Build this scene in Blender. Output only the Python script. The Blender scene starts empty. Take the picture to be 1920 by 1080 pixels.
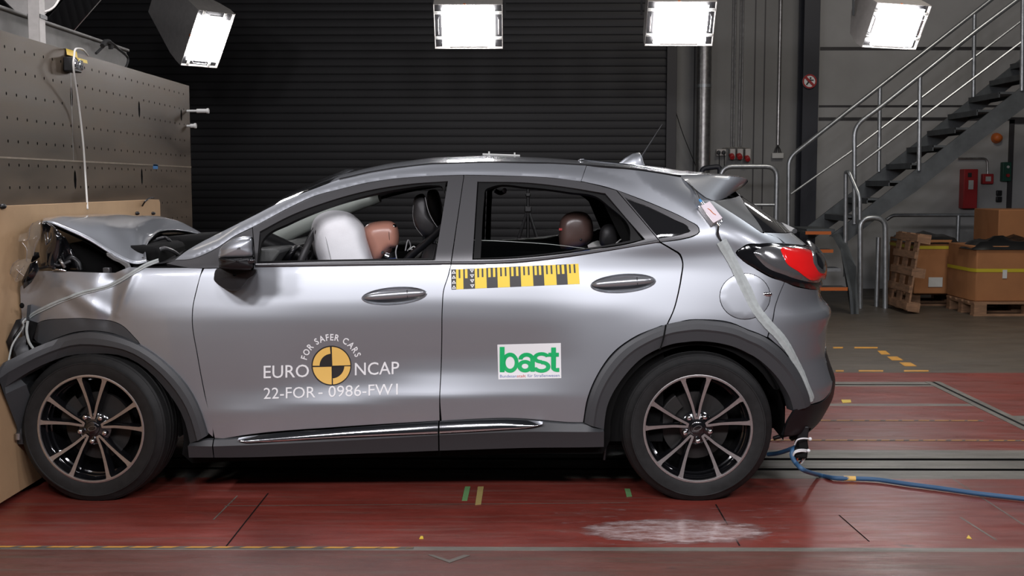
import bpy, bmesh, math, random
import numpy as np
from mathutils import Vector, Matrix
from mathutils.geometry import delaunay_2d_cdt
random.seed(7)
S = bpy.context.scene
COL = S.collection
# ---------------------------------------------------------------- camera
FPX = 2200.0
TH = math.atan(195.0 / FPX); PSI = math.atan(18.0 / FPX)
CAM = Vector((0.0, -5.0, 1.375))
cam_d = bpy.data.cameras.new('camera'); cam = bpy.data.objects.new('camera', cam_d); COL.objects.link(cam)
cam_d.lens = FPX / 1920 * 36; cam_d.sensor_width = 36; cam_d.clip_end = 100
cam.location = CAM; cam.rotation_euler = (math.pi / 2 - TH, 0, PSI)
S.camera = cam
S.view_settings.view_transform = 'Standard'
S.view_settings.look = 'None'; S.view_settings.gamma = 1; S.view_settings.exposure = 0.0
# ---------------------------------------------------------------- world (dim hall)
W = bpy.data.worlds.new('hall'); S.world = W; W.use_nodes = True
W.node_tree.nodes['Background'].inputs[0].default_value = (0.80, 0.86, 1.0, 1)
W.node_tree.nodes['Background'].inputs[1].default_value = 0.020
# ---------------------------------------------------------------- lamps of the near lighting rig and the hall, plus one added lamp
def area(name, loc, tgt, sx, sy, power, col=(.97, .95, 1.0), spread=180):
    l = bpy.data.lights.new(name, 'AREA'); l.shape = 'RECTANGLE'; l.size = sx; l.size_y = sy
    l.energy = power; l.color = col; l.spread = math.radians(spread)
    o = bpy.data.objects.new(name, l); COL.objects.link(o)
    o.location = loc
    o.rotation_euler = (Vector(tgt) - Vector(loc)).to_track_quat('-Z', 'Y').to_euler()
    return o
for lx in (-3.0, -1.7, -0.4, 0.9, 2.2):
    area('unseen_lamp', (lx, -4.0, 3.1), (lx * 0.8, 0.3, 0.6), .55, .4, 53)
area('unseen_lamp', (3.6, -2.0, 3.3), (1.4, 0.3, 0.8), .55, .4, 40)
area('unseen_lamp', (-1.9, 1.2, 4.1), (-1.0, 0.9, 0.8), .8, .5, 75)
area('unseen_lamp', (4.4, 2.6, 4.6), (3.8, 1.2, 0.0), 1.0, .6, 75, (.90, .95, 1.0))  # added lamp out of view, brightens the red floor behind the tail
area('hall_lamp', (4.0, 4.0, 6.5), (4.0, 7.0, 0.0), 2.2, 1.0, 120, (1, .92, .82))
area('hall_lamp', (-3.6, -1.0, 5.0), (-2.25, 1.0, 1.8), .8, .6, 7, (1, .9, .80))
# ---------------------------------------------------------------- projection helpers (build-time only)
Fv = Vector((-math.sin(PSI) * math.cos(TH), math.cos(PSI) * math.cos(TH), -math.sin(TH)))
Rv = Vector((math.cos(PSI), math.sin(PSI), 0)); Uv = Rv.cross(Fv)
def ray(px, py): return Fv * FPX + Rv * (px - 960) + Uv * (540 - py)
def P(px, py, Y):
    d = ray(px, py); return CAM + d * ((Y - CAM.y) / d.y)
def FL(px, py, z=0.0):
    d = ray(px, py); return CAM + d * ((z - CAM.z) / d.z)
def PX(px, py, X):
    d = ray(px, py); return CAM + d * ((X - CAM.x) / d.x)
def zpx(py, Y=0.0): return P(978, py, Y).z
def xpx(px, Y=0.0, py=600): return P(px, py, Y).x
# ---------------------------------------------------------------- materials
def mat(name, col, rough=.5, metal=0.0, coat=0.0, spec=.5, trans=0.0, emit=None, es=0, alpha=1, coat_r=.03, ior=None):
    m = bpy.data.materials.new(name); m.use_nodes = True
    b = m.node_tree.nodes['Principled BSDF']
    b.inputs['Base Color'].default_value = (*col, 1); b.inputs['Roughness'].default_value = rough
    b.inputs['Metallic'].default_value = metal; b.inputs['Coat Weight'].default_value = coat
    b.inputs['Coat Roughness'].default_value = coat_r
    b.inputs['Specular IOR Level'].default_value = spec; b.inputs['Transmission Weight'].default_value = trans
    b.inputs['Alpha'].default_value = alpha
    if ior: b.inputs['IOR'].default_value = ior
    if emit: b.inputs['Emission Color'].default_value = (*emit, 1); b.inputs['Emission Strength'].default_value = es
    m['base'] = col
    return m
def noisy(m, scale=8, amt=.25, rough_amt=0.0, stretch=(1, 1, 1), detail=6, bump=0.0, bscale=None, dark=None):
    """procedural mottling of the surface's own colour (wear, grain)"""
    nt = m.node_tree; N = nt.nodes; L = nt.links; b = N['Principled BSDF']
    tc = N.new('ShaderNodeTexCoord'); mp = N.new('ShaderNodeMapping'); mp.inputs['Scale'].default_value = stretch
    L.new(tc.outputs['Object'], mp.inputs['Vector'])
    nz = N.new('ShaderNodeTexNoise'); nz.inputs['Scale'].default_value = scale; nz.inputs['Detail'].default_value = detail
    nz.inputs['Roughness'].default_value = .65
    L.new(mp.outputs['Vector'], nz.inputs['Vector'])
    rp = N.new('ShaderNodeValToRGB'); c = m['base']
    lo = dark if dark else [x * (1 - amt) for x in c]; hi = [min(1, x * (1 + amt)) for x in c]
    rp.color_ramp.elements[0].position = .3; rp.color_ramp.elements[1].position = .7
    rp.color_ramp.elements[0].color = (*lo, 1); rp.color_ramp.elements[1].color = (*hi, 1)
    L.new(nz.outputs['Fac'], rp.inputs['Fac']); L.new(rp.outputs['Color'], b.inputs['Base Color'])
    if rough_amt:
        mr = N.new('ShaderNodeMapRange'); r = b.inputs['Roughness'].default_value
        mr.inputs['From Min'].default_value = .3; mr.inputs['From Max'].default_value = .7
        mr.inputs['To Min'].default_value = r - rough_amt; mr.inputs['To Max'].default_value = r + rough_amt
        L.new(nz.outputs['Fac'], mr.inputs['Value']); L.new(mr.outputs['Result'], b.inputs['Roughness'])
    if bump:
        n2 = N.new('ShaderNodeTexNoise'); n2.inputs['Scale'].default_value = bscale or scale * 4
        L.new(mp.outputs['Vector'], n2.inputs['Vector'])
        bp = N.new('ShaderNodeBump'); bp.inputs['Strength'].default_value = bump; bp.inputs['Distance'].default_value = .01
        L.new(n2.outputs['Fac'], bp.inputs['Height']); L.new(bp.outputs['Normal'], b.inputs['Normal'])
    return m
M = {}
M['paint'] = mat('silver_paint', (.34, .355, .38), .39, .70, coat=1.0)
M['trim'] = mat('grey_trim', (.068, .067, .07), .40, .3, coat=.3, coat_r=.25)
M['clad'] = noisy(mat('grey_plastic', (.042, .044, .047), .5), 400, .12)
M['fin'] = mat('satin_black_grey', (.035, .035, .037), .5, spec=.25)
M['rubber'] = mat('black_rubber', (.006, .006, .006), .6, spec=.2)
M['tyre'] = noisy(mat('tyre_rubber', (.011, .011, .011), .6, spec=.35), 30, .3)
M['disc'] = mat('dull_disc', (.03, .028, .027), .5, .5)
M['black'] = mat('black_plastic', (.006, .006, .007), .42)
M['void'] = mat('dark_liner', (.005, .005, .005), .85, spec=.1)
M['gloss'] = mat('gloss_black', (.006, .006, .007), .12, coat=1)
M['chrome'] = mat('chrome', (.75, .75, .77), .10, 1.0)
M['machined'] = noisy(mat('machined_alloy', (.50, .47, .46), .34, .9), 60, .1)
M['steel'] = noisy(mat('steel', (.35, .34, .33), .35, .9), 20, .3)
M['galv'] = noisy(mat('galvanised_steel', (.42, .44, .45), .36, .8), 14, .2)
M['glass'] = mat('clear_glass', (.75, .82, .80), .02, trans=1.0, ior=1.45)
M['tint'] = mat('dark_glass', (.012, .012, .013), .05, coat=1)
M['lens'] = mat('clear_plastic', (.95, .95, .95), .03, trans=1.0, ior=1.2)
M['cushion'] = noisy(mat('airbag_fabric', (.80, .80, .82), .7), 12, .04, bump=.15, bscale=300)
M['skin'] = mat('brown_vinyl', (.42, .20, .145), .36, coat=.25, coat_r=.25)
M['skin2'] = mat('dark_brown_vinyl', (.085, .05, .042), .34, coat=.25, coat_r=.25)
M['leather'] = mat('dark_leather', (.022, .021, .022), .5)
M['stitch'] = mat('stitching', (.30, .30, .30), .6)
M['dash'] = noisy(mat('dash_plastic', (.06, .062, .06), .55), 200, .1)
M['pillar'] = mat('pale_trim', (.42, .46, .42), .6)
M['blue'] = mat('blue_cloth', (.03, .06, .22), .7)
M['red_lens'] = mat('red_lens', (.80, .012, .012), .15, coat=1, emit=(.8, .01, .01), es=0)
M['white'] = mat('white_vinyl', (.80, .80, .80), .45)
M['yellow'] = mat('yellow_vinyl', (.85, .60, .015), .45)
M['amber'] = mat('amber_vinyl', (.80, .50, .13), .45)
M['ink'] = mat('black_ink', (.02, .018, .018), .5)
M['green'] = mat('green_ink', (.0, .42, .12), .5)
M['fineprint'] = mat('blue_ink', (.12, .16, .40), .5)
M['redprint'] = mat('red_ink', (.6, .06, .04), .5)
M['tape'] = noisy(mat('grey_tape', (.36, .39, .38), .45), 40, .15)
M['cable_blue'] = mat('blue_cable', (.035, .10, .20), .5)
M['cable_black'] = mat('black_cable', (.012, .012, .012), .5)
M['cable_white'] = mat('white_cable', (.62, .60, .56), .5)
M['cable_red'] = mat('red_cable', (.40, .06, .03), .5)
M['lampbody'] = noisy(mat('lamp_housing', (.42, .40, .38), .5, .2), 20, .1)
M['lampglow'] = mat('lamp_glow', (1, 1, 1), .5, emit=(1.0, .97, .98), es=42)
M['chip'] = noisy(mat('chipboard', (.46, .30, .165), .7), 3, .10, detail=8)
M['pole_dark'] = mat('dark_blue_paint', (.018, .020, .028), .5)
M['wallp'] = noisy(mat('wall_panel', (.20, .20, .195), .7), 1.2, .10)
M['wallw'] = noisy(mat('white_wall', (.34, .34, .335), .7), 1.2, .08)
M['shut'] = mat('shutter_slat', (.0095, .009, .010), .5, .2)
M['gutter'] = mat('shutter_guide', (.03, .028, .03), .5)
M['red'] = mat('red_paint', (.36, .018, .02), .45)
M['orange'] = mat('orange_paint', (.55, .13, .02), .5)
M['dgreen'] = mat('dark_green_paint', (.01, .07, .045), .5)
M['grate'] = noisy(mat('stair_steel', (.11, .12, .125), .55, .5), 6, .2)
M['wood'] = noisy(mat('pallet_wood', (.24, .13, .07), .75), 6, .35, stretch=(1, 1, 6))
M['card'] = noisy(mat('cardboard', (.30, .125, .045), .8), 3, .10)
M['film'] = mat('black_film', (.006, .006, .006), .35)
M['strap'] = mat('yellow_strap', (.45, .36, .02), .5)
M['label'] = mat('paper_label', (.50, .50, .48), .7)
M['ytape'] = mat('yellow_tape', (.62, .44, .04), .5)
M['scrap'] = mat('dirty_tape', (.11, .095, .08), .6)
M['dulltape'] = mat('faded_tape', (.33, .25, .09), .6)
M['gtape'] = mat('green_tape', (.12, .26, .10), .6)
# ---------------------------------------------------------------- object helpers
def link(name, me, parent=None):
    o = bpy.data.objects.new(name, me); COL.objects.link(o)
    if parent:
        o.parent = parent
        if parent.type == 'EMPTY': o.location = -parent.location
    return o
def tag(o, label, cat=None, group=None):
    o['label'] = label
    if cat: o['category'] = cat
    if group: o['group'] = group
    return o
def thing(name, label, cat, loc=(0, 0, 0), group=None):
    o = bpy.data.objects.new(name, None); COL.objects.link(o); o.location = loc; o.empty_display_size = .1
    return tag(o, label, cat, group)
def struct(o): o['kind'] = 'structure'; return o
class MB:
    def __init__(s): s.v = []; s.f = []; s.m = []; s.n = {}
    def add(s, vs, fs, mi=0):
        b = len(s.v); s.v += [tuple(v) for v in vs]
        s.f += [tuple(b + i for i in f) for f in fs]; s.m += [mi] * len(fs); return s
    def box(s, c, sz, rot=None, mi=0):
        hx, hy, hz = sz[0] / 2, sz[1] / 2, sz[2] / 2
        vs = [Vector((x, y, z)) for x in (-hx, hx) for y in (-hy, hy) for z in (-hz, hz)]
        if rot is not None: vs = [rot @ v for v in vs]
        c = Vector(c)
        return s.add([v + c for v in vs], [(0, 1, 3, 2), (4, 6, 7, 5), (0, 4, 5, 1), (2, 3, 7, 6), (0, 2, 6, 4), (1, 5, 7, 3)], mi)
    def box2(s, a, b, mi=0):
        return s.box([(a[i] + b[i]) / 2 for i in range(3)], [abs(a[i] - b[i]) for i in range(3)], None, mi)
    def bar(s, p0, p1, w, h=None, mi=0, up=(0, 0, 1)):
        h = h or w; p0 = Vector(p0); p1 = Vector(p1); d = (p1 - p0)
        z = d.normalized(); u = Vector(up)
        if abs(z.dot(u)) > .98: u = Vector((0, 1, 0))
        x = z.cross(u).normalized(); y = x.cross(z)
        R = Matrix((x, y, z)).transposed()
        return s.box((p0 + p1) / 2, (w, h, d.length), R, mi)
    def tube(s, pts, r, seg=8, mi=0, caps=True, closed=False):
        pts = [Vector(p) for p in pts]; n = len(pts); rs = r if isinstance(r, (list, tuple)) else [r] * n
        vs = []; prev = None
        for i, p in enumerate(pts):
            if closed: t = pts[(i + 1) % n] - pts[i - 1]
            else: t = pts[min(i + 1, n - 1)] - pts[max(i - 1, 0)]
            t.normalize()
            if prev is None:
                a = Vector((0, 0, 1)) if abs(t.z) < .9 else Vector((1, 0, 0))
                x = t.cross(a).normalized()
            else: x = (prev - t * prev.dot(t)).normalized()
            prev = x; y = t.cross(x)
            for k in range(seg):
                a = 2 * math.pi * k / seg; vs.append(p + (x * math.cos(a) + y * math.sin(a)) * rs[i])
        fs = []
        for i in range(n if closed else n - 1):
            j = (i + 1) % n
            for k in range(seg):
                k2 = (k + 1) % seg; fs.append((i * seg + k, i * seg + k2, j * seg + k2, j * seg + k))
        if caps and not closed: fs.append(tuple(range(seg))[::-1]); fs.append(tuple((n - 1) * seg + k for k in range(seg)))
        return s.add(vs, fs, mi)
    def cyl(s, p0, p1, r0, r1=None, seg=24, mi=0):
        return s.tube([p0, p1], [r0, r0 if r1 is None else r1], seg, mi)
    def lathe(s, prof, origin, axis=(0, -1, 0), seg=48, mi=0, ang=(0, 2 * math.pi), xdir=None):
        """prof: [(r, h)] along axis"""
        ax = Vector(axis).normalized(); a = Vector((0, 0, 1)) if abs(ax.z) < .9 else Vector((1, 0, 0))
        x = Vector(xdir) if xdir else ax.cross(a).normalized(); y = ax.cross(x); o = Vector(origin)
        full = abs(ang[1] - ang[0] - 2 * math.pi) < 1e-6; cnt = seg if full else seg + 1
        vs = []
        for i in range(cnt):
            t = ang[0] + (ang[1] - ang[0]) * i / seg
            for (r, h) in prof: vs.append(o + ax * h + (x * math.cos(t) + y * math.sin(t)) * r)
        k = len(prof); fs = []
        for i in range(seg):
            j = (i + 1) % cnt
            for q in range(k - 1): fs.append((i * k + q, j * k + q, j * k + q + 1, i * k + q + 1))
        return s.add(vs, fs, mi)
    def grid(s, rows, mi=0, close_u=False, close_v=False):
        k = len(rows[0]); vs = [v for r in rows for v in r]; fs = []; n = len(rows)
        for i in range(n if close_u else n - 1):
            for q in range(k if close_v else k - 1):
                i2 = (i + 1) % n; q2 = (q + 1) % k
                fs.append((i * k + q, i * k + q2, i2 * k + q2, i2 * k + q))
        return s.add(vs, fs, mi)
    def prism(s, poly, d, mi=0):
        """3D planar polygon extruded by vector d"""
        n = len(poly); d = Vector(d); vs = [Vector(p) for p in poly] + [Vector(p) + d for p in poly]
        fs = [tuple(range(n)), tuple(range(2 * n - 1, n - 1, -1))]
        fs += [(i, i + n, (i + 1) % n + n, (i + 1) % n) for i in range(n)]
        return s.add(vs, fs, mi)
    def ellipsoid(s, c, r, rot=None, seg=32, rings=16, mi=0, e=1.0):
        rows = []; c = Vector(c)
        for i in range(rings + 1):
            t = math.pi * i / rings; row = []
            for k in range(seg):
                a = 2 * math.pi * k / seg
                sg = lambda v: math.copysign(abs(v) ** e, v)
                v = Vector((sg(math.cos(a)) * sg(math.sin(t)) * r[0], sg(math.sin(a)) * sg(math.sin(t)) * r[1], sg(math.cos(t)) * r[2]))
                row.append(c + (rot @ v if rot is not None else v))
            rows.append(row)
        return s.grid(rows, mi, close_v=True)
    def mesh(s, name, mats, angle=35, recalc=True):
        me = bpy.data.meshes.new(name); me.from_pydata(s.v, [], s.f)
        for m in (mats if isinstance(mats, (list, tuple)) else [mats]): me.materials.append(m)
        me.polygons.foreach_set('material_index', s.m)
        if recalc:
            bm = bmesh.new(); bm.from_mesh(me); bmesh.ops.remove_doubles(bm, verts=bm.verts, dist=1e-5)
            bmesh.ops.recalc_face_normals(bm, faces=bm.faces); bm.to_mesh(me); bm.free()
        me.polygons.foreach_set('use_smooth', [True] * len(me.polygons)); me.set_sharp_from_angle(angle=math.radians(angle))
        me.update(); return me
    def obj(s, name, mats, parent=None, angle=35, bevel=0, recalc=True):
        o = link(name, s.mesh(name, mats, angle, recalc), parent)
        if bevel:
            b = o.modifiers.new('bevel', 'BEVEL'); b.width = bevel; b.segments = 2; b.limit_method = 'ANGLE'; b.angle_limit = math.radians(40); b.harden_normals = False
        return o
def smooth_path(pts, n=8, closed=False):
    """Catmull-Rom through points"""
    pts = [Vector(p) for p in pts]; k = len(pts); out = []
    rng = range(k if closed else k - 1)
    for i in rng:
        g = lambda j: pts[j % k] if closed else pts[max(0, min(k - 1, j))]
        p0, p1, p2, p3 = g(i - 1), g(i), g(i + 1), g(i + 2)
        for t in range(n):
            t /= n
            out.append(.5 * ((2 * p1) + (p2 - p0) * t + (2 * p0 - 5 * p1 + 4 * p2 - p3) * t * t + (3 * p1 - p0 - 3 * p2 + p3) * t ** 3))
    if not closed: out.append(pts[-1])
    return out
def text_mesh(body, size=1.0, bold=0.0, spacing=1.0, res=3, shear=0):
    c = bpy.data.curves.new('t', 'FONT'); c.body = body; c.size = size; c.offset = bold; c.space_character = spacing
    c.resolution_u = res; c.fill_mode = 'FRONT'; c.shear = shear
    o = bpy.data.objects.new('t', c); COL.objects.link(o)
    dg = bpy.context.evaluated_depsgraph_get(); dg.update()
    me = bpy.data.meshes.new_from_object(o.evaluated_get(dg))
    bpy.data.objects.remove(o)
    vs = [tuple(v.co) for v in me.vertices]; fs = [tuple(p.vertices) for p in me.polygons]
    bpy.data.meshes.remove(me); bpy.data.curves.remove(c)
    return vs, fs
# ================================================================ SETTING
def floor_material(name, col, grime, rough=.36):
    m = mat(name, col, rough); nt = m.node_tree; N = nt.nodes; L = nt.links; b = N['Principled BSDF']
    tc = N.new('ShaderNodeTexCoord')
    def noise(scale, st, det=6, off=0):
        mp = N.new('ShaderNodeMapping'); mp.inputs['Scale'].default_value = st; mp.inputs['Location'].default_value = (off, off, 0)
        L.new(tc.outputs['Object'], mp.inputs['Vector'])
        n = N.new('ShaderNodeTexNoise'); n.inputs['Scale'].default_value = scale; n.inputs['Detail'].default_value = det; n.inputs['Roughness'].default_value = .65
        L.new(mp.outputs['Vector'], n.inputs['Vector']); return n.outputs['Fac']
    def ramp(src, a, b_, ca, cb):
        r = N.new('ShaderNodeValToRGB'); r.color_ramp.elements[0].position = a; r.color_ramp.elements[1].position = b_
        r.color_ramp.elements[0].color = (*ca, 1); r.color_ramp.elements[1].color = (*cb, 1); L.new(src, r.inputs['Fac']); return r.outputs['Color']
    def mix(f, a, c, mode='MIX'):
        x = N.new('ShaderNodeMix'); x.data_type = 'RGBA'; x.blend_type = mode
        if isinstance(f, float): x.inputs[0].default_value = f
        else: L.new(f, x.inputs[0])
        L.new(a, x.inputs[6]) if not isinstance(a, tuple) else setattr(x.inputs[6], 'default_value', (*a, 1))
        L.new(c, x.inputs[7]) if not isinstance(c, tuple) else setattr(x.inputs[7], 'default_value', (*c, 1))
        return x.outputs[2]
    base = ramp(noise(2.2, (1, 2.2, 1)), .3, .7, [v * .72 for v in col], [min(1, v * 1.25) for v in col])
    streak = ramp(noise(5, (.35, 5, 1), 8, 3), .50, .72, (0, 0, 0), (1, 1, 1))
    c1 = mix(streak, base, grime)
    dark = ramp(noise(3.0, (1, 2, 1), 9, 11), .66, .74, (0, 0, 0), (.75, .75, .75))
    c2 = mix(dark, c1, (.022, .02, .018))
    fine = ramp(noise(60, (.5, 3, 1), 4, 5), .35, .7, (.80, .80, .80), (1.08, 1.08, 1.08))
    c3 = mix(1.0, c2, fine, 'MULTIPLY')
    L.new(c3, b.inputs['Base Color'])
    rr = N.new('ShaderNodeMapRange'); rr.inputs['From Min'].default_value = .3; rr.inputs['From Max'].default_value = .7
    rr.inputs['To Min'].default_value = rough - .10; rr.inputs['To Max'].default_value = rough + .16
    L.new(noise(9, (.3, 2, 1), 8, 2), rr.inputs['Value']); L.new(rr.outputs['Result'], b.inputs['Roughness'])
    bp = N.new('ShaderNodeBump'); bp.inputs['Strength'].default_value = .18; bp.inputs['Distance'].default_value = .004
    L.new(noise(40, (.4, 2.5, 1), 6, 8), bp.inputs['Height']); L.new(bp.outputs['Normal'], b.inputs['Normal'])
    return m
FR = floor_material('red_floor_paint', (.18, .031, .022), (.165, .066, .052))
FR2 = floor_material('worn_red_floor_paint', (.115, .040, .030), (.085, .062, .045), .42)
FC = floor_material('concrete_floor', (.085, .068, .050), (.065, .055, .045), .45)
FS = floor_material('bare_steel_strip', (.15, .137, .115), (.09, .078, .065), .45)
def fy(py): return FL(978, py).y
ys = [(-6.2, 'w'), (fy(1032.5), 's'), (fy(1025.5), 'r'), (fy(896.5), 's'), (fy(881), 'g'), (fy(877), 's'), (fy(862), 'g'), (fy(858), 's'), (fy(842.5), 'r'),
      (fy(760), 's'), (fy(756), 'r'), (fy(723.5), 's'), (fy(720.8), 'g'), (fy(719.4), 's'), (fy(715), 'r'), (fy(698), 'c'), (13.0, None)]
b = MB(); XL, XR = -9.0, 9.0; mm = {'w': 1, 's': 2, 'r': 0, 'c': 3, 'g': 4}
def quad(b, x0, x1, y0, y1, z, mi): b.add([(x0, y0, z), (x1, y0, z), (x1, y1, z), (x0, y1, z)], [(0, 1, 2, 3)], mi)
xband0, xband1 = FL(1738, 718).x, FL(1766, 718).x
for i in range(len(ys) - 1):
    y0, k = ys[i]; y1 = ys[i + 1][0]
    short = (y0 >= fy(761) - 1e-6 and y1 <= fy(715) + 1e-3 and k in 'sg' )
    xr_ = xband0 if short else XR
    if k == 'g':
        quad(b, XL, xr_, y0, y1, -.04, 4)
        b.add([(XL, y0, 0), (xr_, y0, 0), (xr_, y0, -.04), (XL, y0, -.04)], [(0, 1, 2, 3)], 4)
        b.add([(XL, y1, 0), (XL, y1, -.04), (xr_, y1, -.04), (xr_, y1, 0)], [(0, 1, 2, 3)], 4)
        b.add([(xr_, y0, 0), (xr_, y1, 0), (xr_, y1, -.04), (xr_, y0, -.04)], [(0, 1, 2, 3)], 4)
    else: quad(b, XL, xr_, y0, y1, 0, mm[k])
    if short: quad(b, xr_, XR, y0, y1, 0, 0)
fl = b.obj('floor', [FR, FR2, FS, FC, M['void']], recalc=False); struct(fl)
# grey strip with a slot running towards the camera on the right
b = MB(); xs = (xband0 + xband1) / 2
b.box2((xband0, fy(842), 0), (xs - .012, fy(715), .003)); b.box2((xs + .012, fy(842), 0), (xband1, fy(715), .003))
b.box2((xs - .012, fy(842), 0), (xs + .012, fy(715), .001), 1)
q0 = FL(1880, 783); b.box2((xband1, fy(786.5), 0), (XR, fy(779), .003))
struct(b.obj('trim_1', [FS, M['void']]))
def seam(n, a, c, w=.006, col='void'):
    p, q = FL(*a), FL(*c); bb = MB(); d = (q - p).normalized(); s = Vector((-d.y, d.x, 0)) * w / 2; up = Vector((0, 0, .0012))
    bb.add([p - s + up, p + s + up, q + s + up, q - s + up], [(0, 1, 2, 3)]); struct(bb.obj(n, M[col] if isinstance(col, str) else col))
seam('trim_2', (423, 1026), (503, 925)); seam('trim_3', (1387, 1024), (1342, 946)); 
seam('trim_4', (1785, 897), (1920, 985), .008, FS); seam('trim_5', (1573, 966), (1630, 1016), .006)
seam('trim_6', (400, 975), (445, 930), .006, FS); seam('trim_7', (1800, 970), (1868, 1013), .01, FS)
seam('trim_8', (420, 949), (1180, 943), .006, FS)
# hazard tape lines and tape patches on the floor
def hazard(label, px0, px1, py, w, seg, lean=.5):
    y = fy(py); x0 = FL(px0, py).x; x1 = FL(px1, py).x; bb = MB(); bb.box2((x0, y - w / 2, .0), (x1, y + w / 2, .0025), 0)
    x = x0; k = 0; z = .0032
    while x < x1 - .01:
        L = seg * random.uniform(.55, .95); xe = min(x + L, x1 - w * lean)
        if xe > x: bb.add([(x, y - w * .48, z), (xe, y - w * .48, z), (xe + w * lean, y + w * .3, z), (x + w * lean, y + w * .3, z)], [(0, 1, 2, 3)], 1)
        x += seg
    o = bb.obj('hazard_tape', [noisy(mat('worn_tape', (.09, .075, .06), .6), 20, .4), M['hz']]); tag(o, label, 'floor tape'); return o
M['hz'] = noisy(mat('hazard_yellow', (.50, .24, .03), .5), 14, .2)
hazard('black and orange striped tape on the grey strip in front of the car', -20, 775, 1028.5, .022, .105, 1.2)
hazard('thin dashed orange tape on the red floor nearest behind the car tail', 1440, 1930, 825, .022, .075)
hazard('short dashed orange tape on red floor, farther one behind the bumper', 1535, 1840, 788, .022, .095)
def patch(name, label, pts, m, cat='floor tape'):
    bb = MB(); bb.prism([FL(*p) + Vector((0, 0, .0005)) for p in pts], (0, 0, .0018)); return tag(bb.obj(name, M[m] if isinstance(m, str) else m), label, cat)
patch('tape_patch', 'short green tape strip on floor under the door gap', [(872, 913), (882, 913), (876, 939), (866, 939)], 'gtape')
patch('tape_patch', 'faded yellow tape strip on floor right of the green one', [(896, 913), (907, 913), (902, 946), (891, 947)], 'dulltape')
patch('tape_patch', 'small green tape square on floor left of the rear tyre', [(1171, 917), (1181, 917), (1185, 931), (1175, 932)], 'gtape')
patch('tape_patch', 'pale yellow tape scrap on the red floor behind the bumper', [(1577, 750), (1595, 750), (1596, 755), (1580, 756)], 'ytape')
patch('tape_patch', 'tiny orange tape corner on the red floor at lower right', [(1812, 1010), (1822, 1011), (1816, 1004)], 'ytape')
patch('tape_patch', 'small yellow scrap on the red floor below the door sill', [(786, 1011), (794, 1011), (793, 1006), (789, 1006)], 'ytape')
patch('tape_patch', 'crumpled grey V-shaped tape scrap in front of the grey strip', [(802, 1041), (812, 1041), (842, 1051), (870, 1041), (882, 1042), (843, 1056)], 'scrap')
for k, (a, c) in enumerate(((1562, 1580), (1602, 1645))):
    patch('floor_mark', ['short', 'long'][k] + ' yellow dash painted at the back of the marked concrete corner', [(a, 653.5), (c, 653.5), (c + 1, 651), (a, 651)], 'hz', 'floor mark')
for k, (a, y, w) in enumerate(((1645, 658, 22), (1663, 669, 28), (1686, 680, 30))):
    patch('floor_mark', ['farthest', 'middle', 'nearest'][k] + ' of three yellow dashes running diagonally on the concrete', [(a, y), (a + w * .7, y), (a + w * 1.1, y + 7), (a + w * .35, y + 7)], 'hz', 'floor mark')
for k, (a, c) in enumerate(((1567, 1582), (1610, 1656), (1695, 1741))):
    patch('floor_mark', ['leftmost', 'middle', 'rightmost'][k] + ' yellow dash along the edge between concrete and red floor', [(a, 697), (c, 697), (c, 694.5), (a, 694.5)], 'hz', 'floor mark')
# worn, glossy scuffed patch by the rear tyre; its pale colour also paints in lamp sheen
def scuff_sheen_mat():
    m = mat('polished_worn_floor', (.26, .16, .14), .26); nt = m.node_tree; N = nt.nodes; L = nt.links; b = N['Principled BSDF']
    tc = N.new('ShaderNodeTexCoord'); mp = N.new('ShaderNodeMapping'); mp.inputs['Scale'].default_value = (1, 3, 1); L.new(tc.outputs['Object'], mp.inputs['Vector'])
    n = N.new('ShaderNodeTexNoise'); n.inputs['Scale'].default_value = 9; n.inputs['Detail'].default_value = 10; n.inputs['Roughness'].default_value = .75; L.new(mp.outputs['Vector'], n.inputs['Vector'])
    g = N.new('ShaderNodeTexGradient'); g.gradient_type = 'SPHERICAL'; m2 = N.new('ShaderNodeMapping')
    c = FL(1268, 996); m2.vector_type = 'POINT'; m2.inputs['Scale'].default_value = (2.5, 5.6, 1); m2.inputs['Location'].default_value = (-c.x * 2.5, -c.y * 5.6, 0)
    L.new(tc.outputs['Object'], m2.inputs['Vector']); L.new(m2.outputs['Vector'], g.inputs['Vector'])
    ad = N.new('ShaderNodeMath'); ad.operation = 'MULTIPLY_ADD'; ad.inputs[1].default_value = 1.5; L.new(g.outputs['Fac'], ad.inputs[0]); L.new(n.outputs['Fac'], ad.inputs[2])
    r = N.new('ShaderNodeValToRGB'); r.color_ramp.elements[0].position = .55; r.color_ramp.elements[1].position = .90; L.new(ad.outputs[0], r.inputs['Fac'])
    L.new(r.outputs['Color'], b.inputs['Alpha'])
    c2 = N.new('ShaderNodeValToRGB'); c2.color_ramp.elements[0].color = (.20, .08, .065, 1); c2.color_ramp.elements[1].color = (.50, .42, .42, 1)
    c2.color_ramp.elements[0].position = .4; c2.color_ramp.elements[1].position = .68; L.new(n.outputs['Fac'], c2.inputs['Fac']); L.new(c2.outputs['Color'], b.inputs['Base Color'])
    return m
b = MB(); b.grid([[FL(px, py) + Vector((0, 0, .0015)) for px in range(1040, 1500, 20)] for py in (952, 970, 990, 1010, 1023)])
o = b.obj('trim_9', scuff_sheen_mat()); struct(o)
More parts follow.
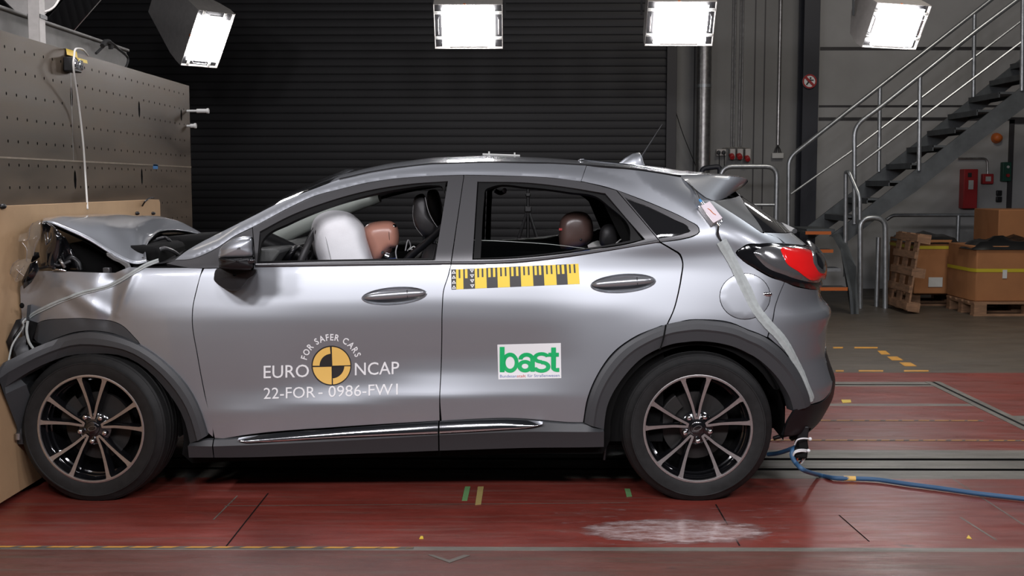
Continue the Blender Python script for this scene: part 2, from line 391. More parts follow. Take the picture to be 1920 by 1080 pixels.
# ---------------------------------------------------------------- back wall and shutter
YW = 10.45; YS = 10.30
xs0 = P(1262, 300, YS).x; XE = 9.0
b = MB(); b.box2((xs0 + .0, YW, 0), (P(1504, 300, YW).x, YW + .2, 6.5)); b.box2((P(1500, 300, YW).x, YW + .004, 0), (XE, YW + .2, 6.5), 1)
b.box2((-9, YW, 5.6), (xs0, YW + .2, 6.5), 0)
w = b.obj('wall_back', [M['wallp'], M['wallw']]); struct(w)
b = MB()                                             # panel joints of the wall, flush battens
for px in (1412, 1430, 1300):
    x = P(px, 300, YW).x; b.box2((x - .008, YW - .004, 0), (x + .008, YW, 6.4))
x0 = P(1533, 300, YW).x
for py, h in ((91, .02), (199, .012), (223, .02)): z = P(1600, py, YW).z; b.box2((x0, YW - .006, z - h), (XE, YW + .003, z + h))
struct(b.obj('trim_10', M['gutter']))
b = MB(); pitch = 14.9 / FPX * 15.3 * .96; rows = []; z = 0.0; prof = []
while z < 5.6:
    for t, d in ((0, .010), (.05, .010), (.09, -.001), (.3, -.003), (.5, -.0036), (.7, -.003), (.93, -.001)): prof.append((z + t * pitch, d))
    z += pitch
b.grid([[(x, YS + d, zz) for zz, d in prof] for x in (-9.0, xs0 - .10)])
sh = b.obj('door_1', M['shut'], angle=30); struct(sh)
b = MB(); b.box2((xs0 - .10, YS - .06, 0), (xs0 + .03, YS + .2, 5.7)); struct(b.obj('trim_11', M['gutter'], bevel=.004))
# dark column
cx0, cx1 = P(1502.5, 300, 10.1).x, P(1532, 300, 10.1).x
b = MB(); b.box2((cx0, 10.1, 0), (cx1, 10.115, 6.4)); b.box2((cx0, 10.37, 0), (cx1, 10.385, 6.4)); b.box2(((cx0 + cx1) / 2 - .01, 10.11, 0), ((cx0 + cx1) / 2 + .01, 10.38, 6.4))
col = b.obj('steel_column', M['pole_dark'], bevel=.003); tag(col, 'dark blue steel wall column carrying the round prohibition sign', 'column')
# round sign
c = P(1518, 152.5, 10.08); r = 13.0 / FPX * 15.1
sg = thing('prohibition_sign', 'round white sign with red ring and bar on the dark column', 'sign', c)
b = MB(); b.cyl(c, c + Vector((0, .012, 0)), r, seg=40); b.obj('plate', M['white'], sg)
b = MB(); b.lathe([(r, 0), (r, .006), (r * .80, .006), (r * .80, 0)], c, seg=40); b.bar(c + Vector((-r * .62, -.004, r * .62)), c + Vector((r * .62, -.004, -r * .62)), .03, .006, up=(0, 1, 0)); b.obj('ring', M['red'], sg)
b = MB(); q = c + Vector((0, -.003, 0)); b.cyl(q + Vector((.01, 0, r * .45)), q + Vector((.01, -.004, r * .45)), r * .13, seg=16)
b.bar(q + Vector((0, 0, r * .28)), q + Vector((-.01, 0, -r * .1)), .035, .005, up=(0, 1, 0)); b.bar(q + Vector((-.01, 0, -r * .05)), q + Vector((-.04, 0, -r * .5)), .018, .005, up=(0, 1, 0)); b.bar(q + Vector((0, 0, -r * .05)), q + Vector((.035, 0, -r * .5)), .018, .005, up=(0, 1, 0)); b.bar(q + Vector((-.04, 0, r * .2)), q + Vector((.05, 0, r * .15)), .014, .005, up=(0, 1, 0))
b.obj('walking_figure', M['ink'], sg)
# duct pipe
b = MB(); p0 = P(1318, 300, 10.15); rr = 13.5 / FPX * 15.15; b.cyl((p0.x, 10.15, 0), (p0.x, 10.15, 6.2), rr, seg=32)
dp = thing('duct_pipe', 'tall shiny metal duct pipe between the shutter and the sockets', 'pipe', (p0.x, 10.15, 0))
b.obj('pipe', M['steel'], dp); b = MB()
for z in (1.2, 2.62, 4.0): b = MB(); b.lathe([(rr, -.02), (rr + .006, -.02), (rr + .006, .02), (rr, .02)], (p0.x, 10.15, z), (0, 0, 1), seg=32); b.obj('clamp', M['galv'], dp)
# conduits + sockets
for px, lab in ((1373, 'left'), (1387, 'right')):
    b = MB(); a = P(px, 275, YW); b.cyl((a.x - .016, YW - .02, a.z), (a.x - .016, YW - .02, 6.2), .009, seg=8); b.cyl((a.x + .016, YW - .02, a.z), (a.x + .016, YW - .02, 6.2), .009, seg=8)
    tag(b.obj('cable_conduit', M['steel']), lab + ' of the two grey conduit runs above the red sockets', 'conduit')
b = MB(); a = P(1458, 272, YW); b.cyl((a.x, YW - .025, a.z), (a.x, YW - .025, 6.2), .022, seg=10)
tag(b.obj('cable_conduit', M['steel']), 'single thick conduit running down to the white junction box', 'conduit')
b = MB(); 
b.tube(smooth_path([P(x, y, YW - .03) for x, y in ((1352, 285), (1356, 278), (1372, 277), (1388, 277), (1402, 278), (1406, 283))], 5), .008, 6)
tag(b.obj('cable_conduit', M['steel']), 'short bent conduit linking the socket boxes', 'conduit')
def sockbox(x0, x1, y0, y1, ry, lab):
    c = P((x0 + x1) / 2, (y0 + y1) / 2, YW - .06); s = (x1 - x0) / FPX * 15.4; h = (y1 - y0) / FPX * 15.4
    t = thing('power_socket', lab, 'socket', c)
    b = MB(); b.box(c, (s, .11, h)); b.obj('housing', M['lampbody'], t, bevel=.012)
    b = MB(); d = P((x0 + x1) / 2, ry, YW - .13); b.cyl(d + Vector((0, .05, .02)), d + Vector((0, -.03, -.02)), s * .46, s * .42, 20); b.obj('socket_cap', M['red'], t, bevel=.008)
sockbox(1367, 1378, 279, 299, 293, 'left of three red industrial sockets on the wall'); sockbox(1381, 1392.5, 279, 299, 293, 'middle of three red industrial sockets on the wall'); sockbox(1396, 1407, 279, 301, 297, 'right, lower hanging of three red industrial sockets')
c = P(1352, 286, YW - .03); t = thing('double_socket', 'grey double socket with two black plugs left of the red sockets', 'socket', c)
b = MB(); b.box(c, (.13, .05, .09)); b.obj('housing', M['lampbody'], t, bevel=.008)
for dx in (-4.5, 5):
    b = MB(); q = P(1352 + dx, 286, YW - .07); b.cyl(q, q + Vector((0, -.04, 0)), .028, .022, 16); b.tube([q + Vector((0, -.04, 0)), q + Vector((0, -.05, -.05)), q + Vector((.005, -.03, -.20))], .006, 6); b.obj('plug', M['black'], t)
c = P(1458, 292, YW - .03); t = thing('junction_box', 'flat white cable junction box on the wall left of the column', 'junction box', c)
b = MB(); b.box(c, (.15, .05, .07)); b.obj('housing', M['label'], t, bevel=.006)
for dx in (-7, -3, 3, 7):
    b = MB(); b.tube([P(1458, 271, YW - .03), P(1458 + dx * .6, 279, YW - .04), P(1458 + dx, 288, YW - .04)], .006, 6); b.obj('cable', M['cable_black'], t)
b = MB(); b.tube(smooth_path([P(x, y, YW - .2) for x, y in ((1264, 200), (1280, 250), (1298, 295), (1312, 330))], 4), .006, 6)
tag(b.obj('hanging_cable', M['cable_black']), 'thin black cable hanging beside the metal duct pipe', 'cable')
# ---------------------------------------------------------------- guard rails behind the car
def rail(label, paths, r=.024, Y=None, name='guard_rail', base=None, m='galv'):
    t = thing(name, label, 'railing', base)
    for pn, pts, rr in paths:
        b = MB(); b.tube(pts, rr, 12); b.obj(pn, M[m], t)
    return t
def rnd(pts, rad=.10, n=5):
    """rounded corner polyline"""
    pts = [Vector(p) for p in pts]; out = [pts[0]]
    for i in range(1, len(pts) - 1):
        a = (pts[i - 1] - pts[i]); c = (pts[i + 1] - pts[i]); ra = min(rad, a.length * .45, c.length * .45)
        A = pts[i] + a.normalized() * ra; C = pts[i] + c.normalized() * ra
        for k in range(n + 1):
            s = k / n; out.append(A.lerp(pts[i], s).lerp(pts[i].lerp(C, s), s))
    out.append(pts[-1]); return out
Yg = 8.6; g0 = P(1457, 312, Yg); zf = lambda p: Vector((p.x, p.y, 0))
top = [zf(P(1352, 312, Yg)), P(1352, 312, Yg), g0, zf(g0)]
rail('low grey tube guard rail seen just behind the car tail', [('frame_tube', rnd(top, .13), .03), ('mid_tube', [P(1352, 384, Yg), P(1457, 384, Yg)], .018), ('lower_tube', [P(1352, 440, Yg), P(1457, 440, Yg)], .018)], base=zf(g0))
Yg2 = 8.9
rail('dark short guard rail section left of the grey one, by the duct', [('frame_tube', rnd([zf(P(1316, 316, Yg2)), P(1316, 316, Yg2), P(1350, 312, Yg2), zf(P(1350, 312, Yg2))], .05), .03)], base=zf(P(1316, 316, Yg2)), m='pole_dark')
Yb = 8.0
a, c = P(1613, 410, Yb), P(1659, 410, Yb)
rail('bare steel U-shaped guard hoop standing on floor before the stairs', [('hoop', rnd([zf(P(1613, 570, Yb)), P(1613, 408, Yb), P(1660, 408, Yb), zf(P(1660, 570, Yb))], .14), .029), ], base=zf(a))
a = P(1647, 450, Yb + .2); rail('single short steel post with rounded top inside the hoop', [('post', [zf(a), a, a + Vector((0, 0, .03))], .027)], base=zf(a), name='guard_post')
Yh = 9.25
rail('long horizontal steel hand rail running behind the cartons', [('top_tube', rnd([P(1662, 412, Yh), P(1674, 403.5, Yh), P(1850, 403.5, Yh)], .05), .022), ('post', [zf(P(1797, 404, Yh)), P(1797, 404, Yh)], .026), ('post', [zf(P(1850, 404, Yh)), P(1850, 404, Yh)], .022)], base=zf(P(1797, 404, Yh)))
# ---------------------------------------------------------------- staircase
YN, YFa = 8.1, 9.0
st = thing('steel_staircase', 'grey open steel staircase with tube railings rising to the right', 'staircase', zf(P(1640, 560, 8.5)))
def strn(b, top, bot, Y, th=.03):
    pts = [P(x, y, Y) for x, y in top] + [P(x, y, Y) for x, y in bot[::-1]]; b.prism(pts, (0, th, 0))
b = MB(); strn(b, [(1556, 443), (1618, 396), (1729, 309), (1879, 192), (1990, 105)], [(1590, 452), (1654, 402), (1717.5, 359), (1798, 294), (1990, 150)], YN); b.obj('stringer', M['grate'], st)
b = MB(); strn(b, [(1515, 424), (1560, 389), (1663, 311), (1742, 249), (1804, 199), (1960, 74)], [(1515, 455), (1580, 409), (1690, 325), (1770, 262), (1960, 112)], YFa); b.obj('stringer', M['grate'], st)
fa = P(1626, 341, YFa); stepd = (P(1664.5, 310, YFa) - fa)
for k in range(-2, 9):
    q = fa + stepd * k; b = MB(); run = abs(stepd.x)
    b.box2((q.x - .02, YN + .02, q.z - .012), (q.x + run * .95, YFa + .01, q.z + .012)); b.box2((q.x - .02, YN + .02, q.z - .05), (q.x - .008, YFa + .01, q.z + .012)); b.box2((q.x + run * .94, YN + .02, q.z - .05), (q.x + run * .95, YFa + .01, q.z + .012))
    b.obj('tread', M['grate'], st, bevel=.003)
hr = lambda pts, Y: [P(x, y, Y) for x, y in pts]
b = MB(); b.tube(rnd([zf(P(1480, 440, YFa))] + hr([(1479, 296), (1597, 203), (1740, 92), (1990, -104)], YFa), .10), .026, 12); b.obj('handrail', M['galv'], st)
b = MB(); b.tube(rnd([P(1602, 420, YN)] + hr([(1602, 236), (1648, 203), (1725, 142), (1830, 58), (1990, -62)], YN), .12), .026, 12); b.obj('handrail', M['galv'], st)
b = MB(); b.tube(hr([(1483, 364), (1600, 281), (1990, -18)], YFa), .014, 8); b.obj('mid_rail', M['galv'], st)
b = MB(); b.tube(hr([(1606, 312), (1723, 224), (1990, 22)], YN), .014, 8); b.obj('mid_rail', M['galv'], st)
for x, y0, y1, Y in ((1650, 162, 322, YFa), (1827, 27, 188, YFa), (1725, 142, 320, YN), (1918, -10, 170, YN)):
    b = MB(); b.tube(hr([(x, y0), (x - 2, y1)], Y), .024, 12); b.obj('baluster', M['galv'], st)
# landing + small flight towards the left
pl = P(1520, 430, YN)
b = MB(); b.box2((P(1482, 430, 9).x, YN + .1, pl.z - .05), (P(1570, 430, YN).x, YFa, pl.z)); b.obj('landing', M['grate'], st, bevel=.004)
for k, (x0, x1, y) in enumerate(((1510, 1558, 436), (1500, 1562, 470), (1510, 1576, 505), (1515, 1589, 541))):
    Yk = 8.1 - .22 * k; q0, q1 = P(x0, y, Yk), P(x1, y, Yk); b = MB(); b.box2((q0.x, Yk, q0.z - .02), (q1.x, Yk + .24, q0.z + .012)); t = b.obj('tread', M['grate'], st, bevel=.003)
    b = MB(); b.box2((q0.x, Yk - .01, q0.z - .022), (q1.x, Yk, q0.z + .014)); b.obj('nosing', M['orange'] if k != 2 else M['galv'], t)
b = MB(); b.prism([P(1559, 440, 8.1), P(1576, 470, 7.8), P(1592, 545, 7.4), zf(P(1596, 560, 7.4)), zf(P(1606, 560, 7.4)), P(1600, 500, 7.7), P(1575, 436, 8.1)], (.03, 0, 0)); b.obj('stringer', M['grate'], st)
b = MB(); b.tube(rnd([zf(P(1586, 480, 8.0)) + Vector((0, 0, .35)), P(1586, 323, 8.0), P(1592, 322, 7.95), P(1612, 368, 7.8), P(1612, 412, 7.8)], .06), .024, 12); b.obj('handrail', M['galv'], st)
# ---------------------------------------------------------------- wall fittings on the right
def wallbox(name, label, cat, x0, x1, y0, y1, d, m, Y=None):
    Y = Y or YW; a, c = P(x0, y0, Y - d), P(x1, y1, Y - d); t = thing(name, label, cat, ((a.x + c.x) / 2, Y - d / 2, c.z))
    b = MB(); b.box2((a.x, Y - d, c.z), (c.x, Y, a.z)); b.obj('case', M[m], t, bevel=.008); return t
t = wallbox('extinguisher_cabinet', 'tall narrow red fire cabinet on the white wall', 'cabinet', 1808, 1832, 317, 391, .16, 'red')
b = MB(); b.box2(P(1816, 338, YW - .163), P(1825, 355, YW - .170)); b.obj('label_plate', M['label'], t); b = MB(); b.box2(P(1815, 324, YW - .163), P(1822, 332, YW - .168)); b.obj('pictogram', M['ink'], t)
t = wallbox('alarm_box', 'small square red alarm box with white centre', 'alarm box', 1843, 1863, 326, 345, .07, 'red')
b = MB(); b.box2(P(1848, 331, YW - .072), P(1858, 340, YW - .078)); b.obj('glass_pane', M['label'], t)
t = wallbox('control_box', 'dark green control box with red button above a white post', 'control box', 1881, 1896, 304, 340, .09, 'dgreen')
b = MB(); q = P(1889, 329, YW - .09); b.cyl(q, q + Vector((0, -.03, 0)), .022, seg=16); b.obj('push_button', M['red'], t)
b = MB(); q = P(1890, 313, YW - .09); b.cyl(q, q + Vector((0, -.01, 0)), .018, seg=16); b.obj('indicator', M['label'], t)
wallbox('light_switch', 'upper of two small dark switches beside the door', 'switch', 1869.5, 1879, 357, 367, .04, 'black'); wallbox('light_switch', 'lower of two small dark switches beside the door', 'switch', 1869, 1879, 368.5, 379, .04, 'black')
q = P(1868, 259, YW); b = MB(); b.cyl(q, q + Vector((0, -.05, 0)), .07, .06, 20); b.ellipsoid(q + Vector((0, -.05, 0)), (.062, .05, .055)); tag(b.obj('alarm_beacon', M['orange']), 'round orange beacon high on wall under the stairs', 'beacon')
b = MB(); b.tube(rnd([P(x, y, YW - .02) for x, y in ((1797, 297), (1851, 297), (1852, 327))], .06), .014, 8); tag(b.obj('cable_conduit', M['steel']), 'bent grey conduit above the red cabinet and alarm box', 'conduit')
x0 = P(1897, 300, YW).x; z1 = P(1900, 232, YW).z
b = MB(); b.box2((x0, YW - .03, 0), (x0 + 1.0, YW, z1)); struct(b.obj('door_2', M['wallw'], bevel=.004))
b = MB(); b.box2((x0 - .05, YW - .05, 0), (x0, YW, z1 + .05)); b.box2((x0 - .05, YW - .05, z1), (x0 + 1.05, YW, z1 + .05)); struct(b.obj('trim_12', M['gutter']))
# ---------------------------------------------------------------- cartons and pallets
def carton(label, front, side, Yf, strap=None, stickers=(), film=None, dep=.8, fdep=None):
    """front = (x0,x1,ytop_l,ytop_r,ybot_l,ybot_r) px of front face at Yf; side = px x of the left face's far edge"""
    x0, x1, yt0, yt1, yb0, yb1 = front
    A = P(x0, yb0, Yf); Bm = P(x1, yb1, Yf); zt = P(x0, yt0, Yf).z; zb = .147 if yb0 > 500 else A.z
    t = thing('carton', label, 'carton', ((A.x + Bm.x) / 2, Yf + dep / 2, zb))
    b = MB(); s = side
    foot = [(A.x, Yf), (Bm.x, Yf), (Bm.x + .12, Yf + .15), (Bm.x + .12, Yf + dep), (A.x + s[0] , Yf + dep), (A.x + s[0], Yf + s[1])]
    b.prism([(x, y, zb) for x, y in foot], (0, 0, zt - zb)); b.obj('box_body', M['card'], t, bevel=.01)
    if strap:
        zz = P(x0, strap, Yf).z; b = MB(); f2 = [((x - (A.x + Bm.x) / 2) * 1.01 + (A.x + Bm.x) / 2, (y - Yf - dep / 2) * 1.01 + Yf + dep / 2) for x, y in foot]
        b.grid([[(x, y, z) for z in (zz - .018, zz + .018)] for x, y in f2], close_u=True); b.obj('strap', M['strap'], t)
    for (a, c2, e, f) in stickers:
        b = MB(); b.box2(P(a, e, Yf - .004), P(c2, f, Yf - .008)); b.obj('paper_label', M['label'], t)
    if film:
        rows = []
        n = 10
        for i in range(n + 1):
            row = []
            for j in range(n + 1):
                x = A.x + s[0] - .02 + (Bm.x + .14 - A.x - s[0]) * i / n; y = Yf - .02 + ((fdep or dep + .04)) * j / n
                e = min(i, n - i, j, n - j); h = 0 if e == 0 else .012 + film * min(1, e / 3) * (.6 + .4 * math.sin(i * 1.3) * math.cos(j * .9))
                row.append((x, y, zt + h - (.04 if e == 0 else 0)))
            rows.append(row)
        b = MB(); b.grid(rows); b.obj('film_cover', M['film'], t, angle=60)
    return t
carton('brown carton with yellow strap behind the leaning pallet', (1713, 1780, 450, 450, 552, 552), (0, .02), 8.15, 464, [(1741, 1767, 520, 538)], .07, .9)
carton('large brown carton under black film with yellow strap, at the right edge', (1829, 1960, 461, 461, 566, 566), (-.03, .08), 7.3, 507, [(1880, 1888, 506, 522)], .10, .75, .44)
carton('brown carton on top of and behind the strapped ones, at right edge', (1871, 1960, 393, 393, 455, 455), (0, .02), 7.75, None, [], None, .7)
lab = thing('shipping_label', 'white paper label on the dark side of the right-hand strapped carton', 'label', P(1820, 540, 7.6))
b = MB(); q = P(1819, 541, 7.5); b.box(q, (.075, .004, .14), Matrix.Rotation(math.radians(-60), 3, 'Z')); 
b.obj('paper_sheet', M['label'], lab)
def pallet_mb(parent, T_, wx=1.2, wy=.8, scale=1):
    for i in range(5):
        b = MB(); y = -wy / 2 + .05 + i * (wy - .1) / 4; b.box((0, y, .135), (wx, (.10 if wy < .82 else .075), .02)); b.v = [tuple(T_ @ Vector(v)) for v in b.v]; b.obj('top_board', M['wood'], parent)
    for i in range(3):
        b = MB(); x = -wx / 2 + .07 + i * (wx - .14) / 2; b.box((x, 0, .115), (.13, wy, .02)); b.v = [tuple(T_ @ Vector(v)) for v in b.v]; b.obj('cross_board', M['wood'], parent)
        for j in range(3):
            b = MB(); y = -wy / 2 + .05 + j * (wy - .1) / 2; b.box((x, y, .062), (.13, .10, .085)); b.v = [tuple(T_ @ Vector(v)) for v in b.v]; b.obj('block', M['wood'], parent)
    for j in range(3):
        b = MB(); y = -wy / 2 + .05 + j * (wy - .1) / 2; b.box((0, y, .01), (wx, .10, .02)); b.v = [tuple(T_ @ Vector(v)) for v in b.v]; b.obj('bottom_board', M['wood'], parent)
def pallet(label, loc, rz, T0=None):
    t = thing('pallet', label, 'pallet', loc); T_ = Matrix.Translation(loc) @ Matrix.Rotation(rz, 4, 'Z')
    if T0 is not None: T_ = T0
    pallet_mb(t, T_); return t
zt = P(1830, 566, 7.3).z
q = FL(1895, 588); pallet('flat wooden pallet carrying the right-hand strapped carton', (5.32, 7.62, .0), 0)
pallet('flat wooden pallet under the carton behind the leaning pallet', (4.98, 8.66, .0), 0)
# leaning pallet, seen almost edge-on
t = thing('pallet', 'wooden pallet standing upright and leaning against the strapped carton', 'pallet', (4.17, 7.8, 0))
lean = math.radians(7.5)
R3 = Matrix(((0, 1, 0), (math.sin(lean), 0, math.cos(lean)), (-math.cos(lean), 0, math.sin(lean)))).transposed().to_4x4()   # local x->y, y->up, z->-x
pallet_mb(t, Matrix.Translation((4.275, 7.78, .425)) @ R3, .72, .83)
# tripod with camera standing behind the car
tp = P(990, 430, 6.5); tt = thing('tripod', 'black camera tripod seen through the rear door window', 'tripod', (tp.x, tp.y, 0))
b = MB(); hub = P(990, 392, 6.5)
for a in (200, 340, 90):
    d = Vector((math.cos(math.radians(a)) * .38, math.sin(math.radians(a)) * .38, 0)); b = MB(); b.tube([hub, Vector((hub.x, hub.y, 0)) + d], .016, 8); b.obj('leg', M['black'], tt)
b = MB(); b.cyl(hub - Vector((0, 0, .35)), hub + Vector((0, 0, .30)), .016, seg=12); b.obj('centre_column', M['black'], tt)
b = MB(); b.box(hub, (.07, .07, .06)); b.box(hub + Vector((0, 0, .14)), (.05, .09, .04)); b.obj('head', M['black'], tt, bevel=.01)
# ================================================================ IMPACT BLOCK AND CHIPBOARD
XC_, XB = -2.205, -2.255
M['plate'] = noisy(mat('worn_steel_plate', (.082, .060, .040), .48, .35), 2.5, .45, .12, stretch=(1, .35, 2.2), detail=9)
far = PX(354.5, 161, XB); YF_, ZT = far.y, far.z
blk = thing('impact_block', 'massive impact block with drilled steel face plate at the left', 'crash block', (XB - 1, .5, 0))
outer = [(-2.2, 0.0), (YF_, 0.0), (YF_, ZT), (-2.2, ZT)]
holes = []
ycol = [0.066 + .1045 * k for k in range(-3, 40)]
zrow = [1.972, 1.872, 1.770, 1.665, 1.563, 1.459, 1.359, 1.257, 1.155, 1.05]
for z in zrow:
    for y in ycol:
        if y < YF_ - .05 and not (z < 1.30 and y < 2.35): holes.append((y, z, .0065, .0078))
for px, py, ry in ((134, 181, .055), (261, 205, .05), (340, 216, .04), (141, 337, .05), (266, 331, .05)):
    p = PX(px, py, XB); holes = [h for h in holes if abs(h[0] - p.y) > .035 or abs(h[1] - p.z) > ry + .012]; holes.append((p.y, p.z, .017, ry))
vs = [Vector(p) for p in outer]; ed = [(0, 1), (1, 2), (2, 3), (3, 0)]; rings = []
for (y, z, a, c) in holes:
    b0 = len(vs); ring = [Vector((y + a * math.cos(t), z + c * math.sin(t))) for t in np.linspace(0, 2 * math.pi, 9)[:-1]]; vs += ring; ed += [(b0 + i, b0 + (i + 1) % 8) for i in range(8)]; rings.append(ring)
rv, re, rf, *_ = delaunay_2d_cdt(vs, ed, [], 0, 1e-6)
hc = np.array([(h[0], h[1]) for h in holes]); hr_ = np.array([(h[2], h[3]) for h in holes])
b = MB(); fs = []
for f in rf:
    c = sum((rv[i] for i in f), Vector((0, 0))) / 3
    if (((hc[:, 0] - c.x) / hr_[:, 0]) ** 2 + ((hc[:, 1] - c.y) / hr_[:, 1]) ** 2).min() < 1: continue
    fs.append(f)
b.add([(XB, v.x, v.y) for v in rv], fs)
for ring in rings: b.grid([[(XB, p.x, p.y) for p in ring], [(XB - .035, p.x, p.y) for p in ring], [(XB - .035, ring[0].x, ring[0].y)] * 8], 1, close_v=True)
b.obj('face_plate', [M['plate'], M['void']], blk)
b = MB(); b.box2((XB - 2.2, -2.2, 0), (XB - .04, YF_ - .0005, ZT - .0005)); b.box2((XB - .04, YF_ - .02, 0), (XB - .001, YF_ - .0005, ZT)); b.box2((XB - .04, -2.2, ZT - .02), (XB - .001, YF_ - .02, ZT - .0005)); b.obj('block_core', M['plate'], blk)
b = MB(); z = 1.49; b.box2((XB, -2.2, z - .004), (XB + .002, YF_, z + .004)); b.obj('plate_joint', noisy(mat('bare_joint', (.30, .25, .19), .4, .5), 20, .2), blk)
b = MB(); b.box2((XB, PX(136, 250, XB).y - .002, 1.49), (XB + .001, PX(136, 250, XB).y + .002, ZT - .1)); b.obj('plate_joint', M['steel'], blk)
for px, py, L_ in ((356, 208, .135), (358, 236, .05)):
    p = PX(350, py, XB); b = MB(); b.cyl(p, p + Vector((L_ * .5, 0, 0)), .008, seg=10); b.cyl(p + Vector((L_ * .5, 0, 0)), p + Vector((L_, 0, 0)), .014, seg=12); b.cyl(p + Vector((L_, 0, 0)), p + Vector((L_ + .015, 0, 0)), .018, seg=12)
    b.obj('steel_peg', M['label'], blk, bevel=.002)
q = PX(291.5, 312.5, XB + .001); b = MB(); b.box(q, (.002, .09, .028)); tag(b.obj('tape_patch', mat('blue_tape', (.03, .16, .38), .5)), 'small blue tape square stuck on the drilled steel face', 'tape')
# chipboard sheet
cp = PX(300, 374, XC_); ZC_ = cp.z
ch = MB(); prof = [(-2.2, .03), (cp.y, .03), (cp.y, ZC_ - .02), (cp.y - .02, ZC_), (-2.2, ZC_)]
ch.prism([(XC_, y, z) for y, z in prof], (-(XC_ - XB) + .002, 0, 0)); o = ch.obj('chipboard_sheet', M['chip'])
b = MB(); b.tube(smooth_path([PX(267, 386, XC_ + .004), PX(272, 378, XC_ + .03), PX(280, 372, XC_ + .04), PX(288, 370.5, XC_ + .03)], 5), .005, 6); b.obj('cable_tie', M['black'], o)
for q_ in ((257, 400, .011), (287, 400, .010), (5, 387, .012)): b = MB(); b.ellipsoid(PX(q_[0], q_[1], XC_ + .004), (.014, q_[2] * 2, q_[2])); b.obj('bolt_head', M['black'], o)
o = o; tag(o, 'large pale chipboard sheet in front of the steel block, hit by the car', 'board')
# concrete beam on the block, cable duct
bx = -2.65; e = PX(238, 100, bx); ztb = PX(0, 17.6, bx).z
b = MB(); b.box2((bx - 1.6, -1.8, ZT), (bx, e.y, ztb)); b.box2((bx - .05, -1.8, ztb), (bx + .02, e.y, ztb + .018)); 
M['conc'] = noisy(mat('dull_concrete', (.17, .165, .155), .7), 5, .2)
tag(b.obj('concrete_beam', M['conc'], bevel=.006), 'grey concrete beam lying on top of the impact block', 'beam')
t0, t1 = PX(70, 80, XB - .25), PX(70, 0, XB - .25)
dd = thing('cable_duct', 'pale upright cable duct with black strap above the block', 'duct', (t0.x, t0.y, ZT))
b = MB(); b.box2((t0.x - .03, t0.y - .04, ZT), (t0.x + .03, t0.y + .04, 4.2)); b.obj('duct_body', M['lampbody'], dd, bevel=.004)
p = PX(70, 32, XB - .25); b = MB(); b.box(p, (.068, .09, .02)); b.obj('strap', M['black'], dd)
# flash box with yellow tape
p = PX(136, 122, XB + .03); fx = thing('flash_box', 'small black signal box hanging on yellow tape at the block top', 'signal box', p)
b = MB(); b.box(p, (.05, .115, .07)); b.obj('case', M['black'], fx, bevel=.006)
for dy in (-.03, .035): b = MB(); b.box(p + Vector((.028, dy, .003)), (.012, .04, .05)); b.obj('reflector', M['chrome'], fx, bevel=.004)
b = MB(); y0, y1 = PX(126, 95, XB + .01).y, PX(146, 95, XB + .01).y; zt_ = ZT + .004
b.grid([[(x, y, z) for y in np.linspace(y0, y1, 5)] for x, z in ((XB - .06, zt_), (XB + .004, zt_), (XB + .008, zt_ - .03), (XB + .055, p.z + .037), (XB + .0575, p.z + .02))]); o = b.obj('tape_strip', M['ytape'], fx)
b = MB(); b.tube(smooth_path([PX(165, 104, XB - .02), PX(155, 93, XB + .03), PX(142, 92, XB + .05), PX(139, 105, XB + .06), PX(138, 130, XB + .07), PX(148, 200, XB + .03), PX(156, 270, XB + .02), PX(160, 330, XB + .015), PX(164, 392, XB + .056)], 6), .005, 6)
tag(b.obj('signal_cable', M['cable_white']), 'thin white cable hanging down the steel face from the signal box', 'cable')
b = MB(); b.tube(smooth_path([PX(*q_, XB - .3) for q_ in ((180, 100), (205, 80), (222, 92), (240, 110), (230, 132), (206, 126))], 6), .008, 6); b.tube(smooth_path([PX(*q_, XB - .25) for q_ in ((192, 86), (198, 78), (206, 80), (208, 92))], 6), .015, 6)
tag(b.obj('cable_coil', M['cable_black']), 'coiled black cable lying at the far end of the beam', 'cable')
b = MB(); b.tube(smooth_path([PX(*q_, XB - .3) for q_ in ((62, 12), (80, 22), (100, 14), (116, -10))], 8), .006, 6); tag(b.obj('hanging_cable', M['cable_white']), 'pale cable loop hanging beside the upright duct', 'cable')
